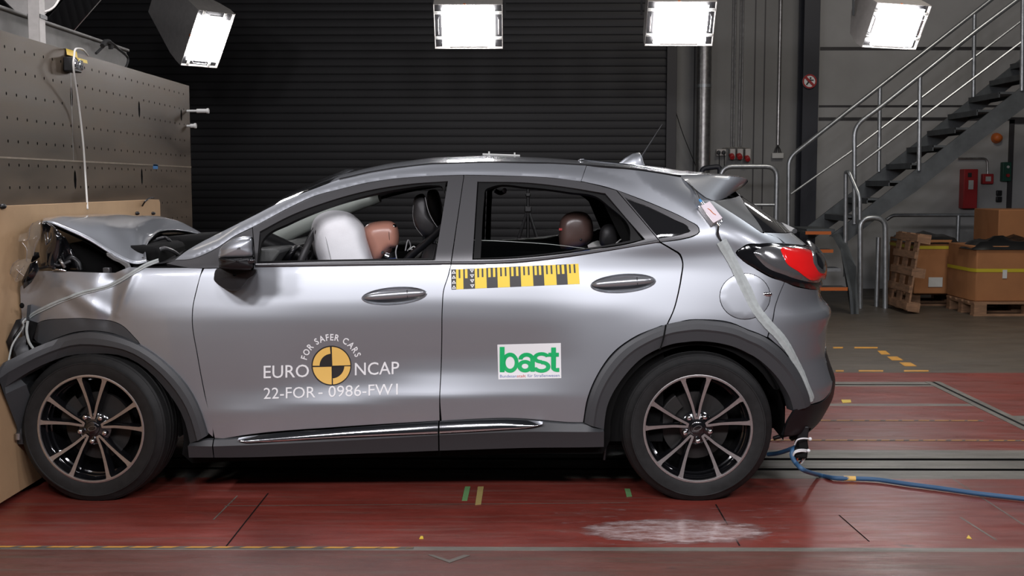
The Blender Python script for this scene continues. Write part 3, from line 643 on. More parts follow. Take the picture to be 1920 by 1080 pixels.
# ================================================================ FLOODLIGHTS
def floodlight(label, c, n, wax, W_=.485, H_=.36, lit=True, es=60, deep=.42, arm=True, group=None):
    c = Vector(c); n = Vector(n).normalized(); w = Vector(wax); w = (w - n * w.dot(n)).normalized(); h = w.cross(n)
    if h.z < 0 and abs(n.x) < .45: h = -h
    T_ = lambda a, b_, d: c + w * a + h * b_ + n * d
    t = thing('floodlight', label, 'floodlight', c)
    def fr(b, a0, a1, b0, b1, d0, d1, mi=0):
        vs = [T_(a, q, d) for a in (a0, a1) for q in (b0, b1) for d in (d0, d1)]
        b.add(vs, [(0, 1, 3, 2), (4, 6, 7, 5), (0, 4, 5, 1), (2, 3, 7, 6), (0, 2, 6, 4), (1, 5, 7, 3)], mi)
    X_, Z_ = W_ / 2 + .07, H_ / 2 + .03
    b = MB()                                   # housing: tapered hood
    ringf = [(-X_, -Z_), (X_, -Z_), (X_, Z_), (-X_, Z_)]; k = .62
    b.grid([[T_(a * s, q * s2 + sh, d) for a, q in ringf] for s, s2, sh, d in ((.985, .97, 0, -.015), (1, 1, 0, .04), (1.01, 1.02, 0, .04), (1.01, 1.02, 0, -.06), (.98, .9, .02, -.2), (k, .45, .06, -deep), (.01, .01, .06, -deep))], close_v=True)
    b.obj('housing', M['lampbody'], t, bevel=.004)
    b = MB(); fr(b, -X_, X_, -Z_, Z_, -.03, .005); b.obj('baffle', M['black'], t)
    b = MB(); fr(b, -W_ / 2, W_ / 2, -H_ / 2, H_ / 2, .045, .052)
    m = M['lampglow'] if lit else M['tint']
    if lit and es != 60:
        m = mat('lamp_glow', (1, 1, 1), .5, emit=(1.0, .97, .98), es=es)
    b.obj('lamp_glass', m, t)
    for s in (-1, 1):
        for q in (-.62, .72):
            b = MB(); b.cyl(T_(s * (W_ / 2 + .002), q * H_ / 2, .025), T_(s * (X_ - .005), q * H_ / 2, .025), .014, seg=12); b.obj('knob', M['label'], t)
        b = MB(); b.tube([T_(s * (W_ / 2 + .03), .22 * H_, .01), T_(s * (W_ / 2 + .035), .20 * H_, .04), T_(s * (W_ / 2 + .035), -.20 * H_, .04), T_(s * (W_ / 2 + .03), -.22 * H_, .01)], .005, 6); b.obj('handle', M['chrome'], t)
    b = MB(); fr(b, -W_ * .36, W_ * .36, -Z_ + .002, -Z_ + .014, .005, .03); b.obj('latch_bar', M['steel'], t)
    if arm:
        b = MB(); b.bar(T_(-X_ - .02, 0, -.2), T_(-X_ - .02, 0, -.2) + Vector((0, .05, .5)), .02, .008); b.bar(T_(X_ + .02, 0, -.2), T_(X_ + .02, 0, -.2) + Vector((0, .05, .5)), .02, .008)
        b.bar(T_(-X_ - .02, 0, -.2) + Vector((0, .05, .5)), T_(X_ + .02, 0, -.2) + Vector((0, .05, .5)), .02, .008); b.obj('yoke', M['black'], t)
        b = MB(); top = c + Vector((0, .1, .5)); b.cyl(top, top + Vector((0, 0, 2.6)), .014, seg=10); b.obj('hanger', M['black'], t)
    b = MB(); q = T_(-X_ * .1, Z_ * 1.02, .035); b.cyl(q, q + h * .004, .012, seg=12); b.obj('orange_dot', M['orange'], t)
    return t
tl = math.radians(28)
def lampdir(yaw): return (math.sin(yaw) * math.cos(tl), -math.cos(yaw) * math.cos(tl), -math.sin(tl))
floodlight('bright floodlight straight above the car roof, leftmost of three in a row', P(878.5, 47.5, 6.0), lampdir(0), (1, 0, 0))
floodlight('bright floodlight above the car tail, middle of three in a row', P(1275, 42, 6.0), lampdir(math.radians(2)), (1, .03, 0))
floodlight('bright floodlight in front of the staircase, rightmost of three in a row', P(1677, 47, 6.0), lampdir(math.radians(22)), (1, .40, 0), W_=.47)
floodlight('bright tilted floodlight hanging over the impact block edge', P(386.5, 71, 6.9), (.62, -.55, -.56), (-.42, .38, -.82), W_=.47, H_=.36, deep=.85)
floodlight('unlit grey floodlight seen from the side at the top left corner', PX(125, 14, -3.35), (.75, .1, -.62), (-.2, .95, -.1), W_=.7, H_=.5, lit=False, deep=.75, arm=False)
# ================================================================ CAR BODY SURFACE
YC = 0.885                                   # centre plane of the car
def zp(py): return 1.375 - (py - 345) / 440.0
def xp(px): return (px - 978) / 440.0
# surface tilt in degrees (positive = facing up) by height, at stations along the flank
ST = {
 -2.35: [(280, 55), (322, 30), (380, 27), (480, 26), (515, 12), (560, 8), (600, 0), (700, -3), (900, -4)],
 xp(170): [(280, 55), (322, 30), (380, 27), (480, 30), (512, 22), (560, 6), (600, -2), (700, -3), (900, -4)],
 xp(320): [(280, 55), (322, 29), (380, 27), (470, 28), (496, 40), (506, 24), (520, 13), (570, 12), (588, 9), (612, 2), (650, -1), (720, -3), (800, -6), (900, -6)],
 xp(450): [(280, 55), (322, 29), (380, 27), (470, 27), (494, 30), (504, 20), (520, 13), (570, 12), (585, 9), (612, -1), (660, -3), (720, -5), (755, 6), (772, 10), (785, -8), (830, -10), (900, -8)],
 xp(620): [(280, 55), (322, 29), (380, 27), (470, 27), (494, 20), (510, 14), (560, 12), (580, 6), (618, -5), (670, -8), (712, -1), (738, 13), (758, 15), (770, -8), (800, -10), (830, -10), (900, -8)],
 xp(820): [(280, 55), (322, 29), (380, 27), (470, 27), (494, 16), (510, 14), (550, 12), (580, 3), (616, -6), (660, -7), (688, 2), (712, 13), (742, 16), (756, -8), (800, -10), (840, -10), (900, -8)],
 xp(980): [(280, 55), (322, 29), (380, 27), (460, 27), (492, 14), (510, 14), (555, 11), (585, 2), (622, -6), (655, -6), (690, 4), (715, 10), (738, 12), (752, -6), (800, -10), (900, -8)],
 xp(1120): [(280, 55), (322, 29), (380, 27), (450, 27), (475, 5), (492, 8), (520, 14), (560, 13), (600, 5), (650, 4), (700, 4), (735, 3), (760, -3), (800, -6), (900, -8)],
 xp(1250): [(280, 50), (322, 27), (370, 23), (435, 20), (455, 3), (471, -6), (492, 6), (515, 12), (580, 12), (620, 7), (680, 3), (760, -2), (900, -8)],
 xp(1380): [(280, 50), (322, 27), (370, 23), (420, 20), (446, 6), (464, -3), (488, 7), (525, 11), (580, 10), (610, 6), (680, 2), (760, -2), (900, -8)],
 1.30: [(300, 42), (360, 32), (410, 25), (450, 26), (470, 16), (500, 8), (560, 3), (600, 2), (680, 0), (760, -6), (800, -14), (900, -20)],
 1.8: [(300, 42), (360, 32), (410, 25), (450, 26), (470, 16), (500, 8), (560, 3), (600, 2), (680, 0), (760, -6), (800, -14), (900, -20)],
}
ZG = np.linspace(0.0, 1.65, 413); XG = np.linspace(-2.5, 2.0, 226)
def _cosint(xq, xs, ys):
    i = np.clip(np.searchsorted(xs, xq) - 1, 0, len(xs) - 2); t = np.clip((xq - xs[i]) / (xs[i + 1] - xs[i]), 0, 1)
    t = t * t * (3 - 2 * t); return ys[i] * (1 - t) + ys[i + 1] * t
_sx = np.array(sorted(ST)); _tab = []
for k in _sx:
    pts = sorted((zp(a), b) for a, b in ST[float(k)])
    _tab.append(_cosint(ZG, np.array([p[0] for p in pts]), np.array([float(p[1]) for p in pts])))
_tab = np.array(_tab)
T = np.zeros((len(XG), len(ZG)))
for i, x in enumerate(XG):
    j = min(max(int(np.searchsorted(_sx, x)) - 1, 0), len(_sx) - 2); t = min(max((x - _sx[j]) / (_sx[j + 1] - _sx[j]), 0), 1)
    t = t * t * (3 - 2 * t); T[i] = _tab[j] * (1 - t) + _tab[j + 1] * t
# smooth along x and z
def _blur(A, s, ax):
    r = int(3 * s); k = np.exp(-.5 * (np.arange(-r, r + 1) / s) ** 2); k /= k.sum()
    return np.apply_along_axis(lambda v: np.convolve(np.pad(v, r, mode='edge'), k, 'valid'), ax, A)
T = _blur(_blur(T, 1.6, 1), 2.5, 0)
SL = np.tan(np.radians(T)); dz = ZG[1] - ZG[0]
YT = np.concatenate([np.zeros((len(XG), 1)), np.cumsum((SL[:, 1:] + SL[:, :-1]) / 2 * dz, axis=1)], axis=1)
k0 = int(round((0.80 - ZG[0]) / dz)); YT -= YT[:, k0:k0 + 1]
# line the lower body up so the sill stays in one plane
def _bil(x, z):
    fx = np.clip((x - XG[0]) / (XG[1] - XG[0]), 0, len(XG) - 1.001); fz = np.clip((z - ZG[0]) / dz, 0, len(ZG) - 1.001)
    i = fx.astype(int); j = fz.astype(int); a = fx - i; b = fz - j
    return (YT[i, j] * (1 - a) * (1 - b) + YT[i + 1, j] * a * (1 - b) + YT[i, j + 1] * (1 - a) * b + YT[i + 1, j + 1] * a * b)
XRZ = [0.0, 0.2, 0.28, 0.38, 0.46, 0.53, 0.60, 0.72, 0.79, 0.84, 0.90, 0.98, 1.05, 1.09, 1.13, 1.22, 1.30, 1.38, 1.50, 1.7]
XRV = [1.22, 1.32, 1.45, 1.510, 1.520, 1.490, 1.465, 1.470, 1.50, 1.440, 1.430, 1.45, 1.420, 1.37, 1.32, 1.21, 1.095, .98, .9, .9]
XRZ = np.array(XRZ); XRV = np.array(XRV)
def xr(z):
    v = 0
    for d in (-.02, -.01, 0, .01, .02): v = v + np.interp(z + d, XRZ, XRV)
    return v / 5
# crash dents of the front wing: (px, py, px, py, width_m, depth_m) ridge segments
DENTS = [
 (198, 596, 203, 530, .045, .024), (243, 515, 212, 590, .018, -.007), (205, 602, 110, 540, .028, -.009), (150, 600, 120, 575, .03, .006), (50, 550, 25, 600, .07, .03),
]
def dent(x, z):
    out = 0
    for (a, b, c, d, w, h) in DENTS:
        x0, z0, x1, z1 = xp(a), zp(b), xp(c), zp(d); dx, dzz = x1 - x0, z1 - z0; L2 = dx * dx + dzz * dzz
        t = np.clip(((x - x0) * dx + (z - z0) * dzz) / L2, 0, 1)
        r2 = (x - x0 - t * dx) ** 2 + (z - z0 - t * dzz) ** 2
        out = out + h * np.exp(-r2 / (w * w))
    return out
RLX = np.array([328, 356, 403, 440, 474, 540, 590, 640, 690, 740, 790, 868, 940, 1040, 1090, 1140, 1200, 1400.]); RLY = np.array([487.5, 485.5, 466.5, 442, 425, 390, 367, 353.7, 342, 334.7, 330.8, 327.8, 329, 333.7, 340, 352, 372, 450.])
RX = []; RZ = []
for a_, b_ in zip(RLX, RLY):
    p_ = P(a_, b_, .03 + max(0, (495 - b_)) / 440 * .5); RX.append(p_.x); RZ.append(p_.z)
RX = np.array(RX); RZ = np.array(RZ)
def rail(x, z):
    d = np.maximum(0, z - np.interp(x, RX, RZ) - .002); d = np.minimum(d, .06)
    return (7.3 * d * d - .27 * d) * np.clip((.52 - x) / .4, 0, 1) * np.clip((z - 1.0) / .05, 0, 1)
DENT_ON = [True]
def surf(u, z):
    """outer skin of the near flank and its wrap round the tail: (u, z) -> X, Y, Z arrays"""
    u = np.asarray(u, float); z = np.asarray(z, float)
    Xr = xr(z); X1 = np.minimum(0.98, Xr - 0.44)
    x = np.minimum(u, X1)
    Y1 = _bil(x, z) + np.where(x > .55, .09 * np.maximum(x - .55, 0) ** 2, 0) + np.where(x < -1.7, .30 * (np.minimum(x + 1.7, 0)) ** 2, 0)
    Y1 = Y1 + rail(x, z)
    ph = np.clip((u - X1) / 1.02, 0, 1) * math.pi / 2
    sl0 = .18 * np.maximum(x - .55, 0)
    e = 2 / 2.3
    X = np.where(u > X1, X1 + (Xr - X1) * np.sin(ph) ** e, np.maximum(u, -2.192))
    Y = np.where(u > X1, Y1 + (YC - Y1) * (1 - np.cos(ph) ** e), Y1)
    if DENT_ON[0]: Y = Y + dent(x, z)
    return X, Y, z + 0 * u
def snorm(u, z, hu=.006, hz=.004):
    a = np.stack(surf(u + hu, z), -1) - np.stack(surf(u - hu, z), -1)
    b = np.stack(surf(u, z + hz), -1) - np.stack(surf(u, z - hz), -1)
    n = np.cross(a, b); n /= np.linalg.norm(n, axis=-1, keepdims=True) + 1e-12
    return n                                     # a=+x, b=+z -> n = x cross z = -y (outward)
_F = np.array(Fv); _R = np.array(Rv); _U = np.array(Uv); _C = np.array(CAM)
def proj(X, Y, Z):
    d = np.stack([X, Y, Z], -1) - _C
    f = d @ _F; return 960 + FPX * (d @ _R) / f, 540 - FPX * (d @ _U) / f
def solve(pts, off=0.0):
    """pixel points of the photograph -> (u, z) on the body skin"""
    p = np.array([[q[0], q[1]] for q in pts], float)
    u = (p[:, 0] - 978) / 440; z = 1.375 - (p[:, 1] - 345) / 440
    u = np.minimum(u, 1.25)
    for it in range(40):
        def fw(u, z):
            X, Y, Z = surf(u, z)
            if off: n = snorm(u, z); X = X + n[..., 0] * off; Y = Y + n[..., 1] * off; Z = Z + n[..., 2] * off
            return proj(X, Y, Z)
        a, b = fw(u, z); h = .004
        a1, b1 = fw(u + h, z); a2, b2 = fw(u, z + h)
        J11 = (a1 - a) / h; J12 = (a2 - a) / h; J21 = (b1 - b) / h; J22 = (b2 - b) / h
        J11 = np.maximum(J11, 40.0)
        det = J11 * J22 - J12 * J21; ex = p[:, 0] - a; ey = p[:, 1] - b
        du = (J22 * ex - J12 * ey) / det; dv = (-J21 * ex + J11 * ey) / det
        u = u + np.clip(du, -.05, .05); z = z + np.clip(dv, -.05, .05)
        u = np.minimum(u, 1.75)
    return u, z
def spline2(pts, closed=True, step=.012):
    """pts [(u,z,corner)] -> dense polyline; smooth except at corners"""
    n = len(pts); out = []
    for i in range(n if closed else n - 1):
        p1 = pts[i]; p2 = pts[(i + 1) % n]
        p0 = pts[i - 1] if (closed or i > 0) else p1; p3 = pts[(i + 2) % n] if (closed or i + 2 < n) else p2
        if p1[2]: p0 = (2 * p1[0] - p2[0], 2 * p1[1] - p2[1])
        if p2[2]: p3 = (2 * p2[0] - p1[0], 2 * p2[1] - p1[1])
        if p1[2] and p2[2]: t_lin = True
        else: t_lin = False
        L = math.hypot(p2[0] - p1[0], p2[1] - p1[1]); k = max(1, int(L / step))
        for q in range(k):
            t = q / k
            if t_lin: out.append((p1[0] + (p2[0] - p1[0]) * t, p1[1] + (p2[1] - p1[1]) * t)); continue
            # centripetal-ish hermite
            def tang(a, b, c):
                la = math.hypot(b[0] - a[0], b[1] - a[1]) + 1e-9; lb = math.hypot(c[0] - b[0], c[1] - b[1]) + 1e-9
                return [((b[j] - a[j]) / la * lb + (c[j] - b[j]) / lb * la) / (la + lb) * L for j in (0, 1)]
            m1 = tang(p0, p1, p2); m2 = tang(p1, p2, p3)
            h = (2 * t ** 3 - 3 * t * t + 1, t ** 3 - 2 * t * t + t, -2 * t ** 3 + 3 * t * t, t ** 3 - t * t)
            out.append(tuple(h[0] * p1[j] + h[1] * m1[j] + h[2] * p2[j] + h[3] * m2[j] for j in (0, 1)))
    return out
def inpoly(pts, poly):
    x = pts[:, 0]; y = pts[:, 1]; c = np.zeros(len(pts), bool); n = len(poly)
    px = poly[:, 0]; py = poly[:, 1]
    for i in range(n):
        j = i - 1
        m = ((py[i] > y) != (py[j] > y))
        with np.errstate(divide='ignore', invalid='ignore'):
            xi = (px[j] - px[i]) * (y - py[i]) / (py[j] - py[i]) + px[i]
        c ^= m & (x < xi)
    return c
def dist_poly(pts, poly):
    a = poly; b = np.roll(poly, -1, 0); d = np.full(len(pts), 9.0)
    for p, q in zip(a, b):
        v = q - p; t = np.clip(((pts - p) @ v) / (v @ v + 1e-12), 0, 1)
        d = np.minimum(d, np.linalg.norm(pts - p - t[:, None] * v, axis=1))
    return d
def uvpoly(pts, step=.012, off=0.0, closed=True):
    """pixel outline (third element 1 = corner) -> dense (u,z) polyline"""
    u, z = solve(pts, off)
    return spline2([(u[i], z[i], len(pts[i]) > 2 and pts[i][2]) for i in range(len(pts))], closed, step)
PANELS = []
def panel(name, mats, parent, outer, holes=(), off=0.0, thick=.012, g=.018, step=.012, fillet=.0015, uv=False, mirror=True, crown=0.0, sub=None, dents=True, mi_fn=None):
    """a piece of body skin cut from the flank surface; edges are turned inwards"""
    DENT_ON[0] = dents
    po = np.array(outer if uv else uvpoly(outer, step, off)); ph = [np.array(h if uv else uvpoly(h, step, off)) for h in holes]
    lo = po.min(0); hi = po.max(0)
    gx = np.arange(lo[0] + g / 2, hi[0], g); gz = np.arange(lo[1] + g / 2, hi[1], g * .7)
    G = np.array([(a + (g / 2 if k % 2 else 0), b) for k, b in enumerate(gz) for a in gx]) if len(gx) and len(gz) else np.zeros((0, 2))
    if len(G):
        k = inpoly(G, po); 
        for h in ph: k &= ~inpoly(G, h)
        G = G[k]
        if len(G):
            d = dist_poly(G, po)
            for h in ph: d = np.minimum(d, dist_poly(G, h))
            G = G[d > g * .42]
    loops = [po] + ph; vs = []; ed = []
    for l in loops:
        b = len(vs); vs += [Vector(p) for p in l]; ed += [(b + i, b + (i + 1) % len(l)) for i in range(len(l))]
    vs += [Vector(p) for p in G]
    rv, re, rf, ov, oe, of = delaunay_2d_cdt(vs, ed, [], 0, 1e-6)
    V = np.array([(p.x, p.y) for p in rv]); Fc = np.array([f for f in rf if len(f) == 3])
    cen = V[Fc].mean(1); k = inpoly(cen, po)
    for h in ph: k &= ~inpoly(cen, h)
    Fc = Fc[k]
    # orientation: want (u right, z up) clockwise seen from outside? normal must equal snorm
    a = V[Fc[:, 1]] - V[Fc[:, 0]]; b = V[Fc[:, 2]] - V[Fc[:, 0]]; cr = a[:, 0] * b[:, 1] - a[:, 1] * b[:, 0]
    Fc[cr < 0] = Fc[cr < 0][:, ::-1]
    X, Y, Z = surf(V[:, 0], V[:, 1]); N = snorm(V[:, 0], V[:, 1])
    o = np.full(len(V), off)
    if crown:
        d = dist_poly(V, po)
        for h in ph: d = np.minimum(d, dist_poly(V, h))
        w = crown[1]; t = np.clip(d / w, 0, 1); o = o + crown[0] * np.sqrt(np.maximum(0, 1 - (1 - t) ** 2))
    Pn = np.stack([X, Y, Z], -1) + N * o[:, None]
    if crown:                                    # recompute normals from the mesh
        N2 = np.zeros_like(N); fn = np.cross(Pn[Fc[:, 1]] - Pn[Fc[:, 0]], Pn[Fc[:, 2]] - Pn[Fc[:, 0]])
        for j in range(3): np.add.at(N2, Fc[:, j], fn)
        N = N2 / (np.linalg.norm(N2, axis=1, keepdims=True) + 1e-12)
    verts = [tuple(p) for p in Pn]; faces = [tuple(f) for f in Fc]; ln = [tuple(N[i]) for f in Fc for i in f]
    if thick:
        cnt = {}
        for f in Fc:
            for i in range(3):
                e = (int(f[i]), int(f[(i + 1) % 3])); cnt[e] = 1
        bd = [e for e in cnt if (e[1], e[0]) not in cnt]
        Nb = snorm(V[:, 0], V[:, 1])
        idx = {}
        def vv(i, lv):
            if (i, lv) not in idx:
                idx[(i, lv)] = len(verts)
                verts.append(tuple(Pn[i] - Nb[i] * (0 if lv == 0 else thick)))
            return idx[(i, lv)]
        for (i, j) in bd:
            f = (vv(j, 0), vv(i, 0), vv(i, 1), vv(j, 1)); faces.append(f)
            p = [np.array(verts[q]) for q in f]; nn = np.cross(p[1] - p[0], p[2] - p[0]); nn = nn / (np.linalg.norm(nn) + 1e-12)
            ln += [tuple(nn)] * 4
    me = bpy.data.meshes.new(name); me.from_pydata(verts, [], faces)
    mats = mats if isinstance(mats, (list, tuple)) else [mats]
    for m in mats: me.materials.append(m)
    me.polygons.foreach_set('use_smooth', [True] * len(me.polygons))
    if mi_fn is not None:
        c = [mi_fn(V[list(f)].mean(0)) if i < len(Fc) else 0 for i, f in enumerate(faces)]; me.polygons.foreach_set('material_index', c)
    me.normals_split_custom_set(ln); me.update()
    ob = link(name, me, sub or parent)
    DENT_ON[0] = True
    if mirror: PANELS.append(ob)
    return ob
def mirror_part(o, parent):
    c = o.copy(); COL.objects.link(c); c.parent = parent; c.scale = (1, -1, 1)
    c.location = (-parent.location.x, 2 * YC - parent.location.y, -parent.location.z) if parent.type == 'EMPTY' else (0, 0, 0)
    for ch in [x for x in o.children]:
        d = ch.copy(); COL.objects.link(d); d.parent = c
    return c
def SP(px, py, off=0.0):
    u, z = solve([(px, py)], off); X, Y, Z = surf(u, z); n = snorm(u, z)
    return Vector((X[0], Y[0], Z[0])) + Vector(n[0]) * off, Vector(n[0])
def UV(u, z, off=0.0):
    u = np.array([u], float); z = np.array([z], float); X, Y, Z = surf(u, z); n = snorm(u, z)
    return Vector((X[0], Y[0], Z[0])) + Vector(n[0]) * off
car = thing('crashed_car', 'silver five-door crossover car with its crumpled nose pressed against the chipboard-faced block', 'car', (-0.4, YC, 0))
# ---------------------------------------------------------------- outlines in photograph pixels
BEL = [(480, 501, 1), (640, 499), (845, 496.5)]                      # underside of the belt moulding, front door
DOORLINE = [(845.5, 496.5, 1), (841, 515), (831.5, 546), (829.5, 573), (828.5, 633), (826, 714), (824.5, 745), (827.5, 790, 1)]
FEND = [(382, 504, 1), (376, 516), (369.5, 540), (361.5, 577.5), (360.5, 602), (370, 665), (383, 735), (400, 812), (402, 821, 1)]
def shift(p, dx): return [(q[0] + dx,) + tuple(q[1:]) for q in p]
G_ = .85
def ell_px(cx, cy, rx, ry, tilt, k=.99, n=32):
    ct, s_ = math.cos(tilt), math.sin(tilt)
    return [(cx + k * rx * math.cos(a) * ct + k * ry * math.sin(a) * s_, cy - k * rx * math.cos(a) * s_ + k * ry * math.sin(a) * ct) for a in np.linspace(0, 2 * math.pi, n + 1)[:-1]]
H1 = (739.5, 555, 60, 16.5, .075); H2 = (1168.5, 531.5, 60, 17.5, .075)
front_door = panel('front_door', M['paint'], car,
    shift(FEND, G_) + [(419, 822, 1), (449, 817), (646, 799.5), (824, 788.5, 1)] + shift(DOORLINE[::-1], -G_)[1:] + [(480, 501.5, 1), (410, 503.5, 1)], [ell_px(*H1)])
rear_door = panel('rear_door', M['paint'], car,
    shift(DOORLINE, G_) + [(830, 789, 1), (909, 784.5), (952, 783.5), (1018, 787.5), (1075, 791.5), (1093, 791.5, 1),
     (1101, 747), (1121, 700), (1151, 659), (1188, 632), (1240, 610, 1), (1249, 609.5, 1),
     (1261.5, 582.5), (1271, 547), (1276, 519), (1278.3, 490), (1273.5, 478.5), (1259, 468.5), (1238, 456, 1), (1230, 456, 1), (1140, 471), (1040, 486), (965, 493.7), (890, 496.5, 1)], [ell_px(*H2)])
quarter = panel('quarter_panel', M['paint'], car,
    [(1241, 454.5, 1), (1261.5, 466.5), (1276.5, 476.5), (1281, 490), (1278.8, 519), (1273.5, 547), (1264, 582.5), (1252, 609, 1),
     (1293, 599), (1315, 598.5), (1371, 604.5), (1400, 616.5), (1438, 632, 1), (1446.5, 605), (1470.5, 528, 1), (1446, 521), (1409, 500), (1389, 486), (1379, 474), (1394, 461.5), (1427.5, 456.5), (1468, 456, 1), (1463, 450), (1445, 441), (1427.5, 436.5, 1),
     (1336.5, 376.5, 1), (1278, 333, 1), (1180, 318, 1), (1100, 311, 1), (1090, 339.5, 1), (1140, 351), (1190, 368.5), (1240, 388.5), (1290, 412.5), (1311, 427), (1312.3, 435), (1302, 443), (1281, 449), (1241, 454.5, 1)])
fender = panel('front_wing', M['paint'], car,
    [(72.5, 507.5, 1), (110, 508.5), (215, 512, 1), (242, 501, 1), (282, 502.5), (350, 502.5), (379, 503.5, 1)] + shift(FEND, -G_)[1:-1] + [(399, 819, 1), (390, 811, 1), (375, 766), (350, 721), (312, 681), (264, 647, 1), (259, 639, 1), (228, 609), (175, 598), (125, 597), (70, 606), (52, 622, 1), (50, 603, 1), (22, 590, 1), (15, 566, 1), (40, 536, 1)],
    thick=.01, g=.012, mirror=False)
flap_c = [(1397 + 46.7 * math.cos(a), 555.7 + 42.5 * math.sin(a)) for a in np.linspace(0, 2 * math.pi, 25)[:-1]]
def loft(name, m, parent, curves, offs, n=60, angle=35, fn=None, mirror=True, sub=None, uvc=False, dents=False):
    DENT_ON[0] = dents
    rows = []
    for c, o in zip(curves, offs):
        if uvc: u = np.array([q[0] for q in c], float); z = np.array([q[1] for q in c], float)
        else: u, z = solve(c)
        d = np.array(spline2([(u[i], z[i], len(c[i]) > 2 and c[i][2]) for i in range(len(c))], False, .01) + [(u[-1], z[-1])])
        s = np.concatenate([[0], np.cumsum(np.linalg.norm(np.diff(d, axis=0), axis=1))]); q = np.linspace(0, s[-1], n)
        uu = np.interp(q, s, d[:, 0]); zz = np.interp(q, s, d[:, 1])
        X, Y, Z = surf(uu, zz); N = snorm(uu, zz); oo = np.full(n, o) if not callable(o) else o(np.linspace(0, 1, n))
        Pn = np.stack([X, Y, Z], -1) + N * oo[:, None]
        if fn: Pn = fn(Pn)
        rows.append([tuple(p) for p in Pn])
    DENT_ON[0] = True
    b = MB(); b.grid(rows); 
    o = b.obj(name, m, sub or parent, angle=angle, recalc=False)
    me = o.data; nn = sum((p.normal.y for p in me.polygons)) 
    if nn > 0: me.flip_normals()
    if mirror: PANELS.append(o)
    return o
def interp_curves(a, b, t, n=24):
    """mix two pixel curves"""
    def rs(c):
        c = np.array([(q[0], q[1]) for q in smooth_path([(x[0], x[1], 0) for x in c], 6)])
        s = np.concatenate([[0], np.cumsum(np.linalg.norm(np.diff(c, axis=0), axis=1))]); q = np.linspace(0, s[-1], n)
        return np.stack([np.interp(q, s, c[:, 0]), np.interp(q, s, c[:, 1])], -1)
    A, B = rs(a), rs(b); return [tuple(p) for p in A * (1 - t) + B * t]
# ---------------------------------------------------------------- flap, glasshouse trims
fr = panel('fuel_flap', M['paint'], car, flap_c, off=.0022, thick=.002, crown=(.0018, .012), mirror=False)
panel('flap_gap', M['void'], car, [(1397 + 48 * math.cos(a), 555.7 + 43.7 * math.sin(a)) for a in np.linspace(0, 2 * math.pi, 33)[:-1]], [[(1397 + 46.2 * math.cos(a), 555.7 + 42 * math.sin(a)) for a in np.linspace(0, 2 * math.pi, 33)[:-1]]], off=.0008, thick=0, sub=fr, mirror=False, g=.01)
p, n = SP(1438, 552); b = MB(); b.ellipsoid(p + n * .003, (.021, .006, .010)); b.obj('finger_notch', M['chrome'], fr)
TOPF = [(474, 426, 1), (540, 391), (590, 368), (640, 354.5), (690, 343), (740, 335.5), (790, 331.5), (868, 328.5, 1)]
ff = panel('window_frame', M['trim'], car, TOPF + [(869, 331, 1), (844.5, 496, 1), (640, 498.5), (480, 500.5, 1)],
    [[(487, 434, 1), (540, 406), (615, 377.5), (690, 357), (765, 345), (840, 339.5, 1), (816, 488, 1), (640, 489.5), (481.5, 493, 1)]], off=-.002, thick=.03, g=.012, dents=False)
TOPR = [(870.5, 328.5, 1), (940, 330), (1040, 334.5), (1090, 341), (1140, 353), (1155, 357, 1)]
rf_ = panel('window_frame', M['trim'], car, TOPR + [(1236.5, 453, 1), (1231, 455.5, 1), (1140, 470), (1040, 485), (965, 493), (890, 495.8), (846.5, 496, 1), (870, 333, 1)],
    [[(895, 340.5, 1), (990, 342.5), (1065, 351), (1135, 362.5, 1), (1184, 420), (1210, 449, 1), (1182, 457), (1115, 468), (1015, 480.5), (940, 486), (885.5, 487, 1)]], off=-.002, thick=.03, g=.012, dents=False)
qf = panel('quarter_window_frame', M['trim'], car, [(1157, 357, 1), (1190, 370), (1240, 390), (1290, 414), (1309.5, 428), (1310.5, 434.5), (1300, 441.5), (1280, 447), (1239, 453.5, 1)],
    [[(1171, 370, 1), (1215, 387.5), (1265, 412), (1291, 426), (1295, 433), (1285, 437.5), (1236, 447.5, 1)]], off=-.001, thick=.02, g=.012, dents=False)
panel('quarter_window_glass', M['tint'], car, [(1169, 368, 1), (1215, 386), (1265, 410.5), (1293, 425), (1297, 434), (1285, 439), (1236, 449, 1)], off=-.006, thick=.004, g=.03, sub=qf, mirror=False)
SEAL1 = [(489, 437, 1), (541, 409), (615, 380.5), (690, 360), (765, 348), (836, 342, 1), (812.5, 486.5, 1), (640, 488.5), (483.5, 491.5, 1)]
panel('rubber_seal', M['rubber'], car, SEAL1, [[(494, 448), (500, 441), (541, 419), (615, 388), (690, 366), (765, 352), (812, 347.5), (829, 350), (833, 361), (810.5, 484, 1), (640, 486.5), (484.5, 490, 1)]], off=-.012, thick=.02, g=.012, sub=ff, mirror=False, dents=False)
SEAL2 = [(897, 343, 1), (990, 345), (1065, 353.5), (1134, 366, 1), (1181, 420), (1204, 449, 1), (1182, 454.5), (1115, 465.5), (1015, 478.5), (940, 484), (888, 485, 1)]
panel('rubber_seal', M['rubber'], car, SEAL2, [[(908, 372), (910, 356), (924, 349.5), (990, 351), (1065, 360), (1122, 371), (1140, 385), (1181, 430), (1181.5, 451, 1), (1115, 463), (1015, 476.5), (940, 482.5), (901, 484, 1)]], off=-.012, thick=.02, g=.012, sub=rf_, mirror=False, dents=False)
M['sglass'] = mat('side_glass', (.01, .012, .012), .03, coat=.2, alpha=.12)
panel('window_glass', M['sglass'], car, [(887, 446, 1), (960, 449), (1040, 455), (1117, 467, 1), (1015, 481), (940, 487), (884, 488, 1)], off=-.022, thick=0, g=.03, sub=rf_, mirror=False)
